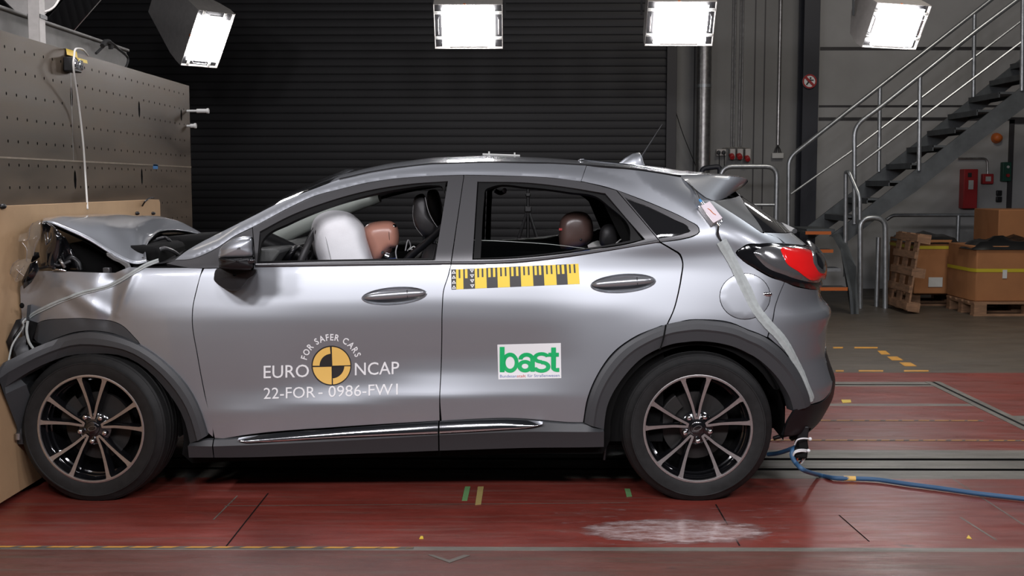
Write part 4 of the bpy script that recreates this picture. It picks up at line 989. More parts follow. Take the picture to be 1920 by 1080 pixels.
loft('glass_edge', M['pillar'], car, [[(888, 446.2), (960, 449.2), (1040, 455.2), (1113, 466.5)], [(888, 446.9), (960, 449.9), (1040, 455.9), (1113, 467)]], [-.020, -.020], 20, sub=rf_, mirror=False)
for tp__, bt__ in (([(480, 494.5), (640, 491.5), (844.7, 489)], [(480, 501), (640, 499), (844, 496.3)]), ([(847, 489.5), (885, 489.3), (940, 488), (1015, 482.5), (1115, 469.5), (1182, 458.5), (1234, 449.5)], [(846.5, 496.6), (890, 496.3), (965, 493.5), (1040, 485.5), (1140, 470.6), (1190, 462.6), (1237, 455)])):
    loft('belt_moulding', M['trim'], car, [tp__, interp_curves(tp__, bt__, .15), interp_curves(tp__, bt__, .5), interp_curves(tp__, bt__, .85), bt__], (-.004, .004, .0055, .004, -.003), 60, angle=70)
panel('mirror_sail', M['trim'], car, [(329, 488.5, 1), (356, 486.5), (403, 468), (440, 443.5), (472.5, 427.5, 1), (478.5, 500.5, 1), (408, 502, 1), (353, 501.5), (312, 494, 1)], off=-.001, thick=.02, g=.014, dents=False)
ACUR = [(328, 487.5, 1), (356, 485.5), (403, 466.5), (440, 442)] + TOPF[0:1] + [(474, 425.2), (540, 390), (590, 367), (640, 353.7), (690, 342), (740, 334.7), (790, 330.8), (868, 327.8), (940, 329), (1040, 333.7), (1089, 340, 1)]
ACUR = [q for q in ACUR if not (q[0] == 474 and q[1] == 426)]
BCUR = [(328, 486.5), (345, 474), (400, 442.5), (440, 422.5), (480, 402.5), (515, 384.5), (555, 367.5), (595, 352), (636, 337), (690, 324.5), (740, 316), (810, 308), (915, 305), (1030, 307), (1099, 310.5)]
panel('roof_rail', M['paint'], car, ACUR + [(1099, 310.5, 1)] + BCUR[-2:0:-1], off=0, thick=.012, g=.014, dents=False)
# ---------------------------------------------------------------- roof and windscreen
BR = BCUR + [(1190, 317.5), (1277, 331)]
DENT_ON[0] = False
bu, bz = solve(BR); BX, BY, BZ = surf(bu, bz); DENT_ON[0] = True
CR = [P(x, y, YC) for x, y in ((640, 331), (660, 325), (690, 316.5), (740, 306), (815, 296), (915, 292.3), (1015, 296), (1090, 301.5), (1157, 306), (1202, 310), (1280, 319.5), (1330, 325))]
cX = np.array([p.x for p in CR]); cZ = np.array([p.z for p in CR])
def roofsec(X, rise=None, n=14):
    yb = np.interp(X, BX, BY); zb = np.interp(X, BX, BZ)
    zc = np.interp(X, cX, cZ) if rise is None else zb + rise
    t = np.linspace(0, 1, n); half = [(X, yb + (YC - yb) * a, zb + (zc - zb) * (1 - (1 - a) ** 2.2)) for a in t]
    return half + [(X, 2 * YC - y, z) for (x, y, z) in half[-2::-1]]
XR0 = float(np.interp(.86, [0, 1], [cX[0], cX[1]]))
b = MB(); b.grid([roofsec(x) for x in np.linspace(XR0, BX[-1], 60)]); b.obj('roof_panel', M['paint'], car, angle=60)
b = MB(); xsW = np.linspace(BX[1], XR0 - .004, 40)
zb0 = np.interp(XR0, BX, BZ); zc0 = np.interp(XR0, cX, cZ)
b.grid([roofsec(x, rise=.055 * math.sin(math.pi * min(1, .15 + .5 * (1 - i / 39))) + (zc0 - zb0) * (i / 39) ** 2) for i, x in enumerate(xsW)])
M['screen'] = mat('windscreen_glass', (.008, .009, .01), .04, coat=1, alpha=.22)
b.obj('windscreen', M['screen'], car, angle=60)
# roof edge moulding, antenna, roof markers
b = MB(); b.tube([(BX[i], BY[i] + .004, BZ[i] + .002) for i in range(8, len(BX))], .005, 6); o = b.obj('roof_moulding', M['black'], car); PANELS.append(o)
q = P(1183, 305, YC); b = MB(); 
fin = [P(x, y, YC) for x, y in ((1159, 307), (1172, 296), (1186, 288), (1199, 285.5), (1203, 291), (1206, 303), (1207, 311))]
rows = []
for p in fin[:-1]:
    h = (p.x - fin[0].x) / (fin[-1].x - fin[0].x); base = float(np.interp(p.x, cX, cZ)) - .01; w = .012 + .026 * math.sin(math.pi * min(1, h * .8 + .1))
    rows.append([(p.x, YC + w * math.copysign(abs(math.cos(a)) ** .8, math.cos(a)), base + (p.z - base) * math.sin(a)) for a in np.linspace(0, math.pi, 13)])
rows.append([(fin[-1].x + .004, y * .9 + YC * .1, z * .15 + float(np.interp(fin[-1].x, cX, cZ)) * .85) for (x, y, z) in rows[-1]])
b.grid(rows); an = b.obj('antenna_fin', M['paint'], car, angle=60)
b = MB(); b.tube([P(1200, 300, YC), P(1206, 289, YC), P(1242, 233, YC)], [.006, .005, .003], 8); b.obj('antenna_whip', M['black'], an)
b = MB(); b.bar(P(905, 290.5, YC) + Vector((0, 0, .003)), P(975, 293, YC) + Vector((0, 0, .003)), .05, .008); mk = b.obj('roof_marker', M['label'], car, bevel=.002)
for x, y in ((917, 284), (965, 286)):
    b = MB(); p = P(x, y, YC); b.cyl(p, p - Vector((0, 0, .035)), .004, seg=8); b.obj('marker_pin', M['label'], mk)
p = P(1093, 306, .55); b = MB(); b.tube(smooth_path([p + Vector((-.02, 0, .012)), p + Vector((.0, -.01, .02)), p + Vector((.025, 0, .014)), P(1190, 313, .45) + Vector((0, 0, .006)), P(1277, 328.5, .40) + Vector((0, 0, .004)), P(1310, 355, .28)], 8), .0035, 6); b.obj('taped_wire', M['chrome'], car)
# ---------------------------------------------------------------- tail: fin, spoiler, glass, tailgate, bumper
panel('window_fin', M['fin'], car, [(1337.5, 377, 1), (1386, 355.5, 1), (1390, 371), (1401, 390), (1431, 434.5, 1), (1428.5, 436, 1)], off=-.001, thick=.02, g=.012)
side = [(1250, 326, .29), (1330, 328.2, .27), (1372, 331, .30), (1397, 334.5, .34), (1402, 338.5, .36), (1400, 343.5, .385), (1385, 355, .40)]
pa, _n = SP(1336.5, 376.5, .001); pb, _n = SP(1278, 333, .001)
sp = [P(*q) for q in side] + [pa, pb]
cen = [P(x, y, YC) for x, y in ((1262, 318.5), (1320, 324), (1352, 327), (1374, 330.5), (1379, 333), (1377, 336))] + [Vector((1.02, YC, 1.335)), Vector((.93, YC, 1.345)), Vector((.60, YC, 1.46))]
rows = []
for t in list(np.linspace(0, 1, 12)):
    e = math.sin(t * math.pi / 2); row = [Vector((a.x + (c.x - a.x) * e, a.y + (c.y - a.y) * t, a.z + (c.z - a.z) * e)) for a, c in zip(sp, cen)]
    rows.append(smooth_path(row, 4, True))
rows2 = [[Vector((p.x, 2 * YC - p.y, p.z)) for p in r] for r in rows[-2::-1]]
b = MB(); allr = rows + rows2; b.grid(allr, close_v=True)
def capbridge(b, ring):
    n = len(ring); up = ring[0:17]; lo_ = [ring[0]] + ring[:16:-1] + [ring[16]] if False else [ring[0]] + list(reversed(ring[17:])) + [ring[16]]
    L_ = [0]
    for p, q in zip(lo_, lo_[1:]): L_.append(L_[-1] + (q - p).length)
    res = []
    for k in range(17):
        t = L_[-1] * k / 16; m_ = max(0, min(len(lo_) - 2, next((i for i in range(len(L_) - 1) if L_[i + 1] >= t), len(lo_) - 2)))
        f_ = (t - L_[m_]) / max(1e-9, L_[m_ + 1] - L_[m_]); res.append(lo_[m_].lerp(lo_[m_ + 1], f_))
    b.grid([[u_.lerp(l_, t) for u_, l_ in zip(up, res)] for t in np.linspace(0, 1, 7)])
capbridge(b, rows[0]); capbridge(b, rows2[-1])
b.obj('roof_spoiler', M['paint'], car, angle=50)
def X1z(z): return min(.98, float(xr(np.array(z))) - .44)
def cen_u(z, f=1.0): return X1z(z) + 1.02 * f
def sv(*pts):
    u, z = solve(pts); return [(u[i], z[i], len(pts[i]) > 2 and pts[i][2]) for i in range(len(pts))]
gl = sv((1391, 371, 1), (1402, 390), (1432, 434.5, 1))
zg0, zg1 = gl[0][1], gl[-1][1]
poly = [(u, z, c) for u, z, c in gl] + [(cen_u(zg1, .6), zg1 - .012, 0), (cen_u(zg1 - .015), zg1 - .015, 1), (cen_u((zg0 + zg1) / 2), (zg0 + zg1) / 2, 0), (cen_u(zg0 + .01), zg0 + .01, 1)]
panel('rear_window', M['tint'], car, spline2(poly), off=.0, thick=.006, g=.02, uv=True)
TLT = sv((1472, 457.5), (1502, 461), (1532, 467)); 
tl_end = .66
tg = sv((1433, 436.5, 1), (1447, 441), (1465, 449.5), (1473, 456.5, 1), (1503, 459.5), (1530, 465)) + [(cen_u(.98, tl_end), .985, 1), (cen_u(.90, tl_end - .05), .885, 1), (cen_u(.84, tl_end + .06), .82, 0), (cen_u(.80), .80, 1), (cen_u(.95), .95, 0), (cen_u(zg1 - .018), zg1 - .018, 1), (cen_u(zg1, .6), zg1 - .015, 0)]
panel('tailgate', M['paint'], car, spline2(tg), off=0, thick=.012, g=.02, uv=True)
bp = sv((1471.8, 529, 1), (1484, 535), (1515, 542.5), (1540, 539)) + [(cen_u(.88, tl_end - .05), .872, 1), (cen_u(.84, tl_end + .05), .81, 0), (cen_u(.79), .79, 1), (cen_u(.6), .60, 1), (cen_u(.58, .6), .575, 0)] + sv((1560, 722), (1547, 746), (1523, 757, 1), (1517.5, 757, 1), (1508, 720), (1481, 672), (1441, 632, 1), (1449, 605))
bump = panel('rear_bumper', M['paint'], car, spline2(bp), off=0, thick=.012, g=.02, uv=True)
vl = sv((1517, 759, 1), (1523, 759), (1547, 748), (1560, 724)) + [(cen_u(.58, .6), .572, 0), (cen_u(.6), .597, 1), (cen_u(.24), .24, 1), (cen_u(.24, .5), .235, 0)] + sv((1520, 803), (1500, 813), (1467, 816, 1), (1477, 790), (1490, 768, 1))
panel('bumper_valance', M['black'], car, spline2(vl), off=.002, thick=.012, g=.02, uv=True)
# reflector and crease lips on the bumper
tlf = [(1381, 474.5), (1396, 463), (1427.5, 458), (1465, 458), (1502.5, 462), (1530, 467.5)]
o1 = sv(*tlf); o2 = sv((1544, 535), (1515.6, 541), (1484, 533.5), (1446, 518.5), (1409, 498), (1389.5, 485))
tp_ = spline2(o1 + [(cen_u(.98, tl_end), .98, 0), (cen_u(.94, tl_end), .93, 0), (cen_u(.90, tl_end - .05), .885, 0)] + o2)
tail = panel('tail_light', M['gloss'], car, tp_, off=.001, thick=.012, g=.014, uv=True, crown=(.004, .02), mirror=False)
o1 = sv((1413, 474), (1424, 466), (1446, 461.8), (1480, 463), (1512, 467), (1535, 474)); o2 = sv((1541, 522), (1512, 528), (1474, 517), (1427.5, 493))
lp = spline2(o1 + [(cen_u(.96, tl_end - .08), .965, 0), (cen_u(.93, tl_end - .08), .92, 0)] + o2)
M['lampgrey'] = mat('lamp_smoked_silver', (.22, .22, .225), .16, .7, coat=1)
panel('lamp_bowl', M['lampgrey'], car, lp, off=.005, thick=.006, g=.014, uv=True, crown=(.010, .035), sub=tail, mirror=False)
rl = spline2(sv((1461, 475), (1484, 470), (1512, 473), (1535, 478), (1543, 490), (1543, 507), (1534, 520), (1512, 524), (1493, 511), (1467, 488)))
panel('red_reflector', M['red_lens'], car, rl, off=.017, thick=.010, g=.010, uv=True, crown=(.004, .02), sub=tail, mirror=False)
panel('inner_lamp', M['lampgrey'], car, spline2(sv((1516, 480), (1534, 479), (1541, 489), (1541, 505), (1534, 513), (1524, 507), (1517, 494))), off=.0215, thick=.006, g=.008, uv=True, crown=(.004, .01), sub=tail, mirror=False)
panel('inner_lamp', M['gloss'], car, spline2(sv((1521, 484), (1532, 483), (1537, 491), (1536, 502), (1530, 506), (1523, 498))), off=.0265, thick=.006, g=.008, uv=True, crown=(.002, .01), sub=tail, mirror=False)
PANELS.append(tail)
b = MB(); b.prism([P(x, y, YC) for x, y in ((1466, 417), (1494, 430), (1491, 436), (1480, 434), (1468, 421))], (0, .05, 0)); wp = b.obj('rear_wiper', M['label'], car, bevel=.003); b = MB(); b.cyl(P(1490, 433, YC - .02), P(1490, 433, YC + .07), .012, seg=12); b.obj('wiper_pivot', M['black'], wp)
# ---------------------------------------------------------------- claddings
RO = [(1095, 791), (1103, 747), (1123, 700), (1153, 660), (1190, 633), (1247, 608.5), (1293, 600), (1315, 599.5), (1371, 606), (1400, 618), (1438, 634), (1480, 673), (1507, 720), (1517.5, 757)]
RI = [(1133, 806), (1140, 760), (1163, 717), (1203, 673), (1253, 648), (1300, 641), (1325, 641), (1373, 650), (1420, 673), (1457, 707), (1480, 743), (1489, 772)]
OFF = (-.004, .010, .016, .017, .010, -.004, -.05)
loft('wheel_arch_cladding', M['clad'], car, [RO] + [interp_curves(RO, RI, t) for t in (.03, .2, .45, .55, .98)] + [RI], OFF, 90, angle=12)
loft('cladding_joint', M['void'], car, [[(1246, 609), (1240, 640), (1235, 655)], [(1249, 608), (1243, 640), (1238, 654)]], [.019, .019], 12)
FO = [(-45, 738), (0, 702), (50, 663), (95, 639), (150, 622.5), (180, 621), (212, 626), (262, 645), (312, 680), (350, 720), (375, 765), (391, 814)]
FI = [(-62, 812), (0, 758), (62, 697), (112, 672), (150, 665), (212, 665), (250, 677), (287, 705), (325, 752), (345, 790), (355, 832)]
def bend(Pn):
    x = Pn[:, 0]; Pn = Pn.copy(); t = np.maximum(0, -1.95 - x); Pn[:, 1] -= np.minimum(.24, t * t * 3.4); Pn[:, 0] = np.maximum(Pn[:, 0], -2.19); return Pn
loft('wheel_arch_cladding', M['clad'], car, [FO] + [interp_curves(FO, FI, t) for t in (.03, .25, .5, .6, .98)] + [FI], (-.002, .016, .024, .026, .016, -.004, -.06), 90, angle=12, fn=bend)
panel('wheel_arch_moulding', M['clad'], car, [(54, 621, 1), (70, 607), (125, 598), (175, 599), (227, 610), (258, 640, 1), (261, 644, 1), (212, 625), (180, 620), (150, 621), (100, 636), (75, 648, 1)], off=.001, thick=.01, g=.014, mirror=False)
# sill cladding in three pieces
def cut(c, x0, x1):
    c = [(q[0], q[1]) for q in c]; xs = [q[0] for q in c]; ysv = [q[1] for q in c]
    f = lambda x: float(np.interp(x, xs, ysv)); return [(x0, f(x0))] + [q for q in c if x0 + 3 < q[0] < x1 - 3] + [(x1, f(x1))]
ST_ = [(355, 832), (392, 822), (419, 822), (449, 819.5), (646, 803), (821, 790), (909, 785.5), (952, 784.5), (1018, 789), (1075, 792.5), (1095, 792.5), (1120, 803), (1132, 806)]
SCR = [(355, 833.5), (401, 834), (646, 823), (826, 812.5), (996, 806.5), (1132, 807.5)]
SBT = [(355, 857), (406, 857), (602, 852), (821, 844), (1132, 837)]
for a, c in ((355, 400.5), (402.5, 822), (824.5, 1132)):
    t_, k_, d_ = cut(ST_, a, c), cut(SCR, a, c), cut(SBT, a, c)
    loft('sill_cladding', M['clad'], car, [t_, [(x, y + 1.5) for x, y in t_], [(x, y - 1) for x, y in k_], [(x, y + 1) for x, y in k_], d_, [(x, y + 3) for x, y in d_]], (-.004, .010, .026, .024, .006, -.06), 60, angle=14)
CU = [(449, 819), (470, 816), (646, 801), (821, 790), (909, 786), (952, 785), (1018, 789)]; CL = [(449, 820), (471, 824), (646, 815), (821, 808), (909, 803), (992, 797), (1018, 790)]
for a, c in ((449, 821.5), (825, 1018)):
    u_, l_ = cut(CU, a, c), cut(CL, a, c)
    loft('chrome_strip', M['chrome'], car, [u_, interp_curves(u_, l_, .15), interp_curves(u_, l_, .45), interp_curves(u_, l_, .78), interp_curves(u_, l_, .93), l_], (.010, .018, .027, .034, .034, .018), 60, angle=60)
# dark inner liner behind the skin (door gaps, sills)
DENT_ON[0] = False
def cpx(cx, cy, r, a0, a1, n=14): return [(cx + r * math.cos(a), cy - r * math.sin(a), 0) for a in np.linspace(math.radians(a0), math.radians(a1), n)]
lin = [(250, 498, 1), (470, 498), (700, 494), (900, 492, 1), (1140, 466), (1300, 440, 1), (1370, 440), (1470, 470), (1500, 560), (1490, 640, 1)] + cpx(1308, 812, 165, 30, 185) + [(1130, 850, 1), (360, 868, 1)] + cpx(172, 822, 172, -10, 62)
li = panel('body_liner', M['void'], car, lin, off=-.042, thick=0, g=.05, step=.03)
DENT_ON[0] = True
# wheel houses
for cx in (172, 1308):
    c = P(cx, 818, .0); k_ = .352 if cx < 200 else .4; c.x += .035 if cx < 200 else 0; b = MB(); b.lathe([(k_ - .015, -.02), (k_, -.3), (k_ - .02, -.42), (.0, -.42)], (c.x, 0.02, .33), (0, -1, 0), 40, ang=(math.radians(-100), math.radians(100)), xdir=(0, 0, 1))
    b.obj('wheel_housing', M['void'], car); PANELS.append(car.children[-1])
# underbody and far-body blockers
b = MB(); b.box2((-1.35, .22, .20), (.45, 2 * YC - .22, .26)); b.box2((.35, .5, .22), (1.25, 2 * YC - .5, .40)); b.box2((-2.0, .42, .2), (-1.3, 2 * YC - .42, .42)); b.obj('underbody', M['void'], car)
# ---------------------------------------------------------------- door handles
def handle(cx, cy, rx, ry, tilt, door):
    ct, s_ = math.cos(tilt), math.sin(tilt)
    ell = lambda k, n=32: [(cx + k * rx * math.cos(a) * ct + k * ry * math.sin(a) * s_, cy - k * rx * math.cos(a) * s_ + k * ry * math.sin(a) * ct) for a in np.linspace(0, 2 * math.pi, n + 1)[:-1]]
    rings = []
    for k, o in ((1.03, .0005), (1.0, .003), (.97, -.001), (.88, -.010), (.7, -.018), (.4, -.022), (.05, -.023)):
        u, z = solve(ell(k)); X, Y, Z = surf(u, z); N = snorm(u, z); rings.append([tuple(p) for p in np.stack([X, Y, Z], -1) + N * o])
    b = MB(); b.grid(rings, close_v=True); bowl = b.obj('handle_recess', M['paint'], door, angle=60)
    # grip
    secs = []; N_ = 24
    for i in range(N_ + 1):
        t = i / N_; x = -1 + 2 * t; w = (1 - abs(x) ** 3.2) ** .5 if abs(x) < 1 else 0
        px = cx + x * rx * .97 * ct - (-.12 * ry) * s_; py = cy - x * rx * .97 * s_ - ry * .10
        p, n = SP(px, py); u_ = Vector((0, 0, 1)); up = (u_ - n * u_.dot(n)).normalized(); L_ = n.cross(up)
        hh = .0175 * max(w, .12) ** .8; dd = .012 * max(w, .2); co = .003 + .013 * w ** 1.2 if w > 0 else 0
        secs.append([p + n * (co + dd * math.sin(a) * (1.0 if math.sin(a) > 0 else .5)) + up * hh * math.cos(a) for a in np.linspace(0, 2 * math.pi, 17)[:-1]])
    b = MB(); b.grid(secs, close_v=True); b.obj('handle_grip', M['paint2'], door, angle=70)
    p, n = SP(cx + rx * .42, cy - ry * .18, .0); b = MB(); b.box(p + n * .0225, (.003, .008, .034), Matrix.Rotation(-tilt, 3, 'Y')); b.obj('grip_joint', M['ink'], door)
    return ell(.99)
M['paint2'] = mat('handle_silver', (.36, .37, .39), .28, .7, coat=1)
handle(*H1, front_door); handle(*H2, rear_door)
# ================================================================ WING MIRROR

def secloop(pts, Y, s=1.0, c=None, n=5):
    c = c or (sum(p[0] for p in pts) / len(pts), sum(p[1] for p in pts) / len(pts))
    return smooth_path([P(c[0] + (x - c[0]) * s, c[1] + (y - c[1]) * s, Y) for x, y in pts], n, True)
cap = [(474, 446), (462, 443), (444, 446), (425, 455), (414, 465), (410.5, 475), (411, 484), (440, 485), (473, 482), (475, 465)]
low = [(475, 481), (440, 484), (411.5, 483.5), (411, 494), (411.5, 502), (440, 506), (475, 505), (477, 492)]
foot = [(408, 503), (440, 505), (480, 505), (479, 515), (466, 524), (452, 541), (438, 545), (420, 541), (404, 529), (401, 520)]
ys_ = ((-.06, .93), (-.065, .97), (-.10, 1.0), (-.18, 1.0), (-.22, .97), (-.245, .86), (-.26, .6), (-.263, .1))
b = MB(); b.grid([secloop(cap, y - .0, s, (448, 466)) for y, s in ys_], close_v=True); mc = b.obj('mirror_cap', M['paint'], car, angle=60)
b = MB(); b.grid([secloop(low, y, s * .995, (445, 490)) for y, s in ys_], close_v=True); mb_ = b.obj('mirror_housing', M['black'], car, angle=60)
b = MB(); b.grid([secloop([(413, 486), (425, 493), (450, 495), (473, 494), (474, 485)], y, s, (450, 489)) for y, s in ((-.2, 1), (-.252, 1), (-.258, .9), (-.26, .2))], close_v=True); b.obj('indicator_lens', M['gloss'], mb_, angle=60)
b = MB(); b.grid([secloop(foot, y, s, (440, 515)) for y, s in ((.03, .98), (.0, 1), (-.03, 1), (-.10, 1), (-.14, .99), (-.15, .93), (-.155, .1))], close_v=True); mf = b.obj('mirror_foot', M['black'], car, angle=40)
b = MB(); b.grid([secloop([(476, 450), (470, 449), (469, 500), (477, 500)], y, 1.0) for y in (-.06, -.08, -.22, -.235)], close_v=True); b.obj('mirror_rim', M['black'], mb_, angle=40)
for o in (mc, mb_, mf): PANELS.append(o)
# ================================================================ WHEELS
def wheel(cpx_, cpy_, yf, rot, steer=0.0, name='wheel'):
    """wheel as a part of the car: tyre, rim, hub cap, nuts, disc are its sub-parts"""
    c = P(cpx_, cpy_, yf); zc = .318
    R_ = Matrix.Rotation(steer, 4, 'Z'); T_ = Matrix.Translation((c.x, yf, zc)) @ R_
    def fin(b): b.v = [tuple(T_ @ Vector(v)) for v in b.v]; return b
    Rt, Rr = .331, .236
    b = MB()
    prof = [(Rr - .012, .02), (Rr - .004, -.002), (Rr + .004, -.012), (Rr + .012, -.0145), (Rr + .030, -.018), (Rr + .05, -.0185), (Rr + .0515, -.0205), (Rr + .056, -.0205), (Rr + .0575, -.017), (Rt - .028, -.008), (Rt - .014, .004), (Rt - .0135, .007), (Rt - .007, .014), (Rt - .003, .026)]
    for g0 in (.046, .078, .118, .150): prof += [(Rt, g0), (Rt + .0005, g0 + .0), (Rt - .007, g0 + .0015), (Rt - .007, g0 + .0085), (Rt, g0 + .010)]
    prof += [(Rt - .003, .180), (Rt - .012, .195), (Rt - .03, .208), (Rr + .03, .215), (Rr, .205), (Rr - .012, .19)]
    seg = 120; rows = []
    for i in range(seg):
        a = 2 * math.pi * i / seg; row = []
        for (r, h) in prof:
            rr = r - (.0035 if (i % 2 == 0 and r > Rt - .004 and (h < .045 or h > .16)) else 0)
            x, z = math.cos(a) * rr, math.sin(a) * rr
            z = max(z, -zc + .0005) if True else z
            h2 = h - (.012 * max(0, (-z - .27) / .05) if z < -.27 and h < .02 else 0)
            row.append((x, h2, z))
        rows.append(row)
    b.grid(rows, close_u=True); fin(b)
    ty = b.obj(name, M['tyre'], car, angle=28)
    def sub(b, n_, m, ang=35, bev=0): return fin(b).obj(n_, M[m], ty, angle=ang, bevel=bev)
    b = MB(); b.lathe([(Rr + .002, -.004), (Rr + .002, -.012), (Rr - .003, -.0135), (Rr - .008, -.012), (Rr - .010, -.006)], (0, 0, 0), (0, 1, 0), 96); sub(b, 'rim_lip', 'machined', 50)
    b = MB(); b.lathe([(Rr - .008, -.006), (Rr - .013, .01), (Rr - .016, .03), (Rr - .022, .034), (Rr - .024, .06), (Rr - .03, .064), (Rr - .034, .15), (Rr - .02, .2)], (0, 0, 0), (0, 1, 0), 96); sub(b, 'rim_barrel', 'gloss', 50)
    # hub dish
    b = MB(); b.lathe([(0, .012), (.034, .012), (.040, .016), (.062, .020), (.075, .03), (.072, .06), (.05, .08)], (0, 0, 0), (0, 1, 0), 48); sub(b, 'hub', 'gloss', 50)
    b = MB(); b.lathe([(0, .004), (.028, .005), (.031, .008), (.031, .014)], (0, 0, 0), (0, 1, 0), 32); sub(b, 'hub_cap', 'gloss', 50)
    b = MB(); n_ = 24; b.grid([[(k * .020 * math.cos(a) * math.cos(.3 + rot) - k * .0105 * math.sin(a) * math.sin(.3 + rot), hgt, k * .020 * math.cos(a) * math.sin(.3 + rot) + k * .0105 * math.sin(a) * math.cos(.3 + rot)) for a in np.linspace(0, 2 * math.pi, n_ + 1)[:-1]] for k, hgt in ((1, .005), (1, .002), (.88, .002), (.88, .005))], close_v=True); sub(b, 'emblem', 'steel')
    # spokes: five V pairs
    r0, r1 = .043, Rr - .005
    for k in range(5):
        va = rot + math.radians(90) + k * 2 * math.pi / 5
        b = MB(); bf = MB()
        for s in (-1, 1):
            
            def pt(r, off, hgt):
                hs = float(np.interp(r, [.040, .048, .103, .16, .222, .24], [.0045, .0068, .0180, .0350, .0555, .061]))
                al = math.sqrt(max(r * r - hs * hs, 1e-6)); o_ = s * hs + off
                return (math.cos(va) * al - math.sin(va) * o_, hgt, math.sin(va) * al + math.cos(va) * o_)
            rowsT = []
            for i in range(15):
                t = i / 14; r = r0 + (r1 - r0) * t; w = .0052 + .0022 * t + .0035 * t ** 4; hz = .010 - .020 * t ** 1.5 + .0
                if t > .93: w += .004 * (t - .93) / .07
                rowsT.append([pt(r, -w * 1.5 - .002, hz + .045), pt(r, -w - .0015, hz + .003), pt(r, -w, hz), pt(r, w, hz), pt(r, w + .0015, hz + .003), pt(r, w * 1.5 + .002, hz + .045)])
            b.grid([[row[j] for j in (0, 1, 2)] for row in rowsT]); b.grid([[row[j] for j in (3, 4, 5)] for row in rowsT])
            bf.grid([[row[j] for j in (2, 3)] for row in rowsT])
            bf.grid([[(x, y + .0006, z) for (x, y, z) in (row[2], row[3])] for row in rowsT[:1] + rowsT[:1]])
        # apex
        bf.add([pt2 for pt2 in [(math.cos(va) * (r0 - .004) + -math.sin(va) * .009 * q, .0105, math.sin(va) * (r0 - .004) + math.cos(va) * .009 * q) for q in (-1, 1)] + [(math.cos(va) * (r0 + .006) - math.sin(va) * .009 * q, .0095, math.sin(va) * (r0 + .006) + math.cos(va) * .009 * q) for q in (1, -1)]], [(0, 1, 2, 3)])
        sp_ = sub(b, 'spoke', 'gloss', 40)
        o = fin(bf).obj('spoke_face', M['machined'], sp_, angle=40, recalc=False)
    for k in range(5):
        a = rot + math.radians(90 + 36) + k * 2 * math.pi / 5; x, z = math.cos(a) * .0575, math.sin(a) * .0575
        b = MB(); b.lathe([(.0115, .03), (.0125, .012), (.0115, .004), (.0075, -.001), (0, -.002)], (x, 0, z), (0, 1, 0), 14); sub(b, 'wheel_nut', 'chrome', 50)
    b = MB(); b.lathe([(.05, .075), (.148, .075), (.148, .097), (.05, .097)], (0, 0, 0), (0, 1, 0), 48); sub(b, 'brake_disc', 'disc')
    b = MB(); b.lathe([(0, .15), (.205, .15), (.205, .17)], (0, 0, 0), (0, 1, 0), 32); sub(b, 'backing_plate', 'void')
    b = MB()
    a0 = math.radians(150)
    rr_ = [[(math.cos(a) * r, h, math.sin(a) * r) for r, h in ((.10, .05), (.165, .05), (.165, .12), (.10, .12))] for a in np.linspace(a0 - .45, a0 + .45, 10)]; b.grid(rr_, close_v=True); sub(b, 'brake_caliper', 'disc', bev=.004)
    return ty
wheel(1308, 812, .025, math.radians(3))
w2 = wheel(172.5, 822, .000, math.radians(-3), math.radians(-3.5))
for o in [x for x in car.children if x.name.startswith('wheel') and 'wheel_' not in x.name]:
    c = o.copy(); COL.objects.link(c); c.parent = car; c.scale = (1, -1, 1); c.location = (-car.location.x, 2 * YC - car.location.y, 0)
    for ch in list(o.children):
        if ch.name.startswith(('rim', 'hub', 'brake')): d = ch.copy(); COL.objects.link(d); d.parent = c
# ================================================================ CRUMPLED NOSE
def bip(rows, nu=8, nv=8):
    """smooth surface through a net of points"""
    A = [smooth_path(r, nu) for r in rows]; k = len(A[0]); cols = [smooth_path([A[i][j] for i in range(len(A))], nv) for j in range(k)]
    return [[cols[j][i] for j in range(k)] for i in range(len(cols[0]))]
# bonnet net: from near edge to far edge; each row front -> rear
net = [
 [P(80, 416, .16), P(108, 421, .16), P(170, 450, .17), P(232, 486, .18), P(262, 492, .20), P(275, 489, .22)],
 [P(82, 410, .30), P(120, 411, .30), P(190, 432, .32), P(245, 462, .34), P(266, 472, .36), P(273, 466, .38)],
 [P(95, 408, .50), P(135, 406, .50), P(195, 414, .52), P(250, 434, .54), P(272, 447, .56), P(283, 447, .58)],
 [P(120, 407, .85), P(165, 403, .85), P(215, 404, .88), P(262, 413, .90), P(290, 428, .92), P(303, 434, .94)],
 [P(150, 406, 1.20), P(190, 404, 1.20), P(235, 404, 1.20), P(285, 406, 1.22), P(318, 421, 1.25), P(334, 431.5, 1.25)],
 [P(190, 412, 1.50), P(225, 410, 1.50), P(265, 407, 1.50), P(315, 410, 1.50), P(355, 425, 1.5), P(384, 443, 1.50)],
 [P(205, 430, 1.60), P(240, 428, 1.60), P(280, 424, 1.60), P(325, 424, 1.60), P(362, 434, 1.60), P(388, 447, 1.58)],
]
g = bip(net, 7, 6)
for i, r in enumerate(g):
    for j, p in enumerate(r):
        p.z += .0025 * math.sin(i * .55 + j * .42) * math.sin(j * .3)
        p.x = max(p.x, -2.19)
b = MB(); b.grid(g); ho = b.obj('bonnet', M['paint'], car, angle=80, recalc=False); so = ho.modifiers.new('sheet', 'SOLIDIFY'); so.thickness = .006; so.offset = 0
b = MB(); b.grid([[p + Vector((0, 0, -.012 - .02 * math.sin(math.pi * j / (len(r) - 1)))) for j, p in enumerate(r)] for r in g[1:-1]]); b.obj('bonnet_liner', M['void'], ho)
b = MB(); b.tube([p + Vector((0, -.004, -.003)) for p in g[0]], .005, 6); b.obj('bonnet_edge', M['paint'], ho, angle=80)
M['trim2'] = mat('hinge_grey', (.16, .16, .16), .45, .3)
